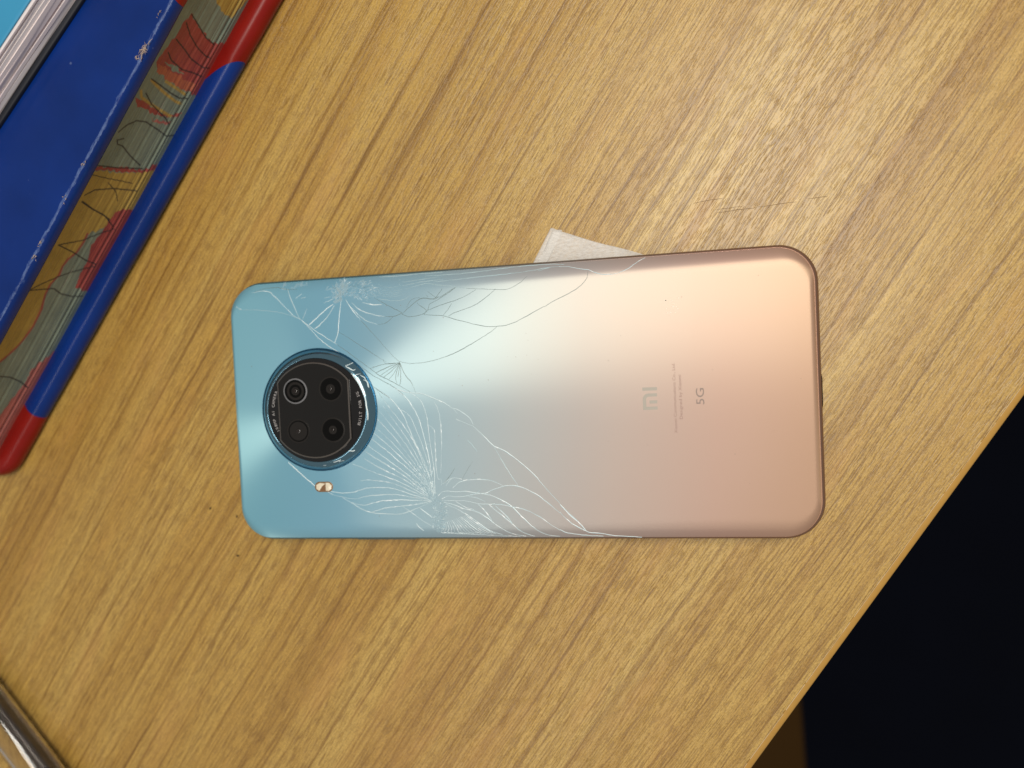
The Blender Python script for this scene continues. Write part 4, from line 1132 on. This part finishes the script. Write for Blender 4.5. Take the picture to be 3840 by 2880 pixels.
def arc_text(name, text, cx, cy, rad, mid, span, size, z, mat, parent, outward_up):
    """letters along a circle, read from the lower end to the upper end"""
    V, F_ = [], []
    n = len(text)
    for i, ch in enumerate(text):
        if ch == ' ': continue
        v, f, w = glyph(ch, size)
        t = (i - (n - 1) / 2) / (n - 1) * span
        a = math.radians(mid - t) if outward_up else math.radians(mid + t)
        rb = rad if outward_up else rad
        px, py = cx + rb * math.cos(a), cy + rb * math.sin(a)
        # letter's up direction
        upv = (math.cos(a), math.sin(a)) if outward_up else (-math.cos(a), -math.sin(a))
        rt = (upv[1], -upv[0])
        k = len(V)
        for x, y, _ in v:
            V.append((px + rt[0] * x + upv[0] * y, py + rt[1] * x + upv[1] * y, z))
        F_ += [tuple(k + q for q in ff_) for ff_ in f]
    return mesh_obj(name, V, F_, mat, parent, False)
arc_text('lettering', '108MP AI CAMERA', CX, CY, 12.85, 180, 50, 1.15, ZD + 0.03, M['print_white'], bump, True)
arc_text('lettering', 'BUILT FOR 5G', CX, CY, 13.95, 0, 38, 1.15, ZD + 0.03, M['print_white'], bump, False)

def line_text(name, text, x, y0, y1, size, mat, z):
    """straight line of print read from y0 up to y1; letters stand towards -x"""
    cu = bpy.data.curves.new('line', 'FONT'); cu.body = text; cu.size = size; cu.resolution_u = 3
    ob = bpy.data.objects.new('line', cu); COL.objects.link(ob)
    dg = bpy.context.evaluated_depsgraph_get()
    ev = ob.evaluated_get(dg); me = ev.to_mesh()
    v = [tuple(p.co) for p in me.vertices]; f = [tuple(p.vertices) for p in me.polygons]
    ev.to_mesh_clear(); bpy.data.objects.remove(ob); bpy.data.curves.remove(cu)
    a, b = min(p[0] for p in v), max(p[0] for p in v)
    k = (y1 - y0) / (b - a)
    V = [(x - p[1], y0 + (p[0] - a) * k, z) for p in v]
    return mesh_obj(name, V, f, mat, back, False)
line_text('lettering', 'Xiaomi Communications Co., Ltd.', 45.62, -9.47, 9.0, 1.10, M['print_pink'], ZT + 0.012)
line_text('lettering', 'Designed by Xiaomi', 47.10, -5.81, 5.81, 1.10, M['print_pink'], ZT + 0.012)
line_text('lettering', '5G', 52.75, -2.14, 2.13, 2.95, M['print_grey'], ZT + 0.012)

# logo: an m (arch with a middle leg) followed by an i, read upwards
def flat(name, pts_list, z, th, mat, parent):
    V, F_ = [], []
    for pts in pts_list:
        k = len(V); n = len(pts)
        V += [(x, y, z) for x, y in pts] + [(x, y, z + th) for x, y in pts]
        F_.append(tuple(range(k + n, k + 2 * n)))
        for i in range(n): F_.append((k + i, k + (i + 1) % n, k + n + (i + 1) % n, k + n + i))
    return mesh_obj(name, V, F_, mat, parent, False)
def arch():
    o = [(40.75, -3.09), (37.0, -3.09)]
    o = [(40.75, -3.09), (37.0, -3.09)]
    outer = [(37.0, -3.09)]
    for k in range(7):
        a = math.radians(90 * k / 6)
        outer.append((37.0 + 1.5 - 1.5 * math.cos(a), 1.23 - 1.5 + 1.5 * math.sin(a)))
    outer.append((40.75, 1.23))
    inner = [(40.75, 0.40)]
    for k in range(7):
        a = math.radians(90 - 90 * k / 6)
        inner.append((37.85 + .75 - .75 * math.cos(a), 0.40 - .75 + .75 * math.sin(a)))
    inner += [(37.85, -2.27), (40.75, -2.27), (40.75, -3.09)]
    return outer + inner
flat('logo', [arch()[::-1], [(38.75, -1.45), (40.75, -1.45), (40.75, -0.62), (38.75, -0.62)], [(37.0, 2.0), (40.8, 2.0), (40.8, 2.85), (37.0, 2.85)]], ZT + 0.004, 0.02, M['logo'], back)

# pale flecks on the rose end
rnd = random.Random(12)
fv, ff = [], []
for x, y in FLECKS + [(x + rnd.gauss(0, 1.0), y + rnd.gauss(0, 1.2)) for x, y in FLECKS[:4]]:
    k = len(fv); n = 7; r0 = rnd.uniform(.12, .28)
    for j in range(n):
        a = 2 * math.pi * j / n; r = r0 * rnd.uniform(.6, 1.2)
        fv.append((x + r * 1.3 * math.cos(a), y + r * .8 * math.sin(a), ZT + .02))
    ff.append(tuple(range(k, k + n)))
fk = mesh_obj('pale_flecks', fv, ff, M['fleck'], back, False); fk['kind'] = 'stuff'
# fine dust on the glass
fv, ff = [], []
for _ in range(46):
    x, y = rnd.uniform(-78, 80), rnd.uniform(-34, 33)
    if math.hypot(x - CX, y - CY) < 19: continue
    k = len(fv); n = 5; r = rnd.uniform(.05, .13)
    for j in range(n):
        a = 2 * math.pi * j / n
        fv.append((x + r * math.cos(a), y + r * math.sin(a), zback(x, y) + .015))
    ff.append(tuple(range(k, k + n)))
dk = mesh_obj('dust', fv, ff, M['print_grey'], back, False); dk['kind'] = 'stuff'

# --- flash
FX, FY = -54.7, -22.25
v, f = slab(FX, FY, 2.8, 1.5, 1.48, [(0, ZT - 0.05), (0, ZT + 0.02), (0.12, ZT + 0.05), (0.30, ZT + 0.03)], 10, 4)
fl_ = mesh_obj('flash', v, f, M['flash_gold'], phone)
fl_['label'] = 'small pill-shaped gold flash below the camera bump'
def facet(pts, mat, hz):
    n = len(pts); c = (sum(p[0] for p in pts) / n, sum(p[1] for p in pts) / n)
    V = [(FX + x, FY + y, ZT + 0.045) for x, y in pts] + [(FX + c[0], FY + c[1], ZT + 0.045 + hz)]
    mesh_obj('flash_facet', V, [(i, (i + 1) % n, n) for i in range(n)], mat, fl_, False)
facet([(-2.35, -.55), (-1.5, -1.15), (-.6, .1), (.45, .95), (-1.2, 1.15), (-2.3, .6)], M['flash_lens'], .18)
facet([(-.55, .05), (.45, -.65), (.5, .9)], M['flash_dark'], .04)
facet([(-1.4, -1.2), (.5, -1.2), (.45, -.7), (-.5, 0)], M['flash_dark'], .04)
facet([(.55, -1.15), (1.5, -1.15), (2.3, -.6), (2.4, .4), (1.6, 1.15), (.55, 1.15)], M['flash_lens'], .25)
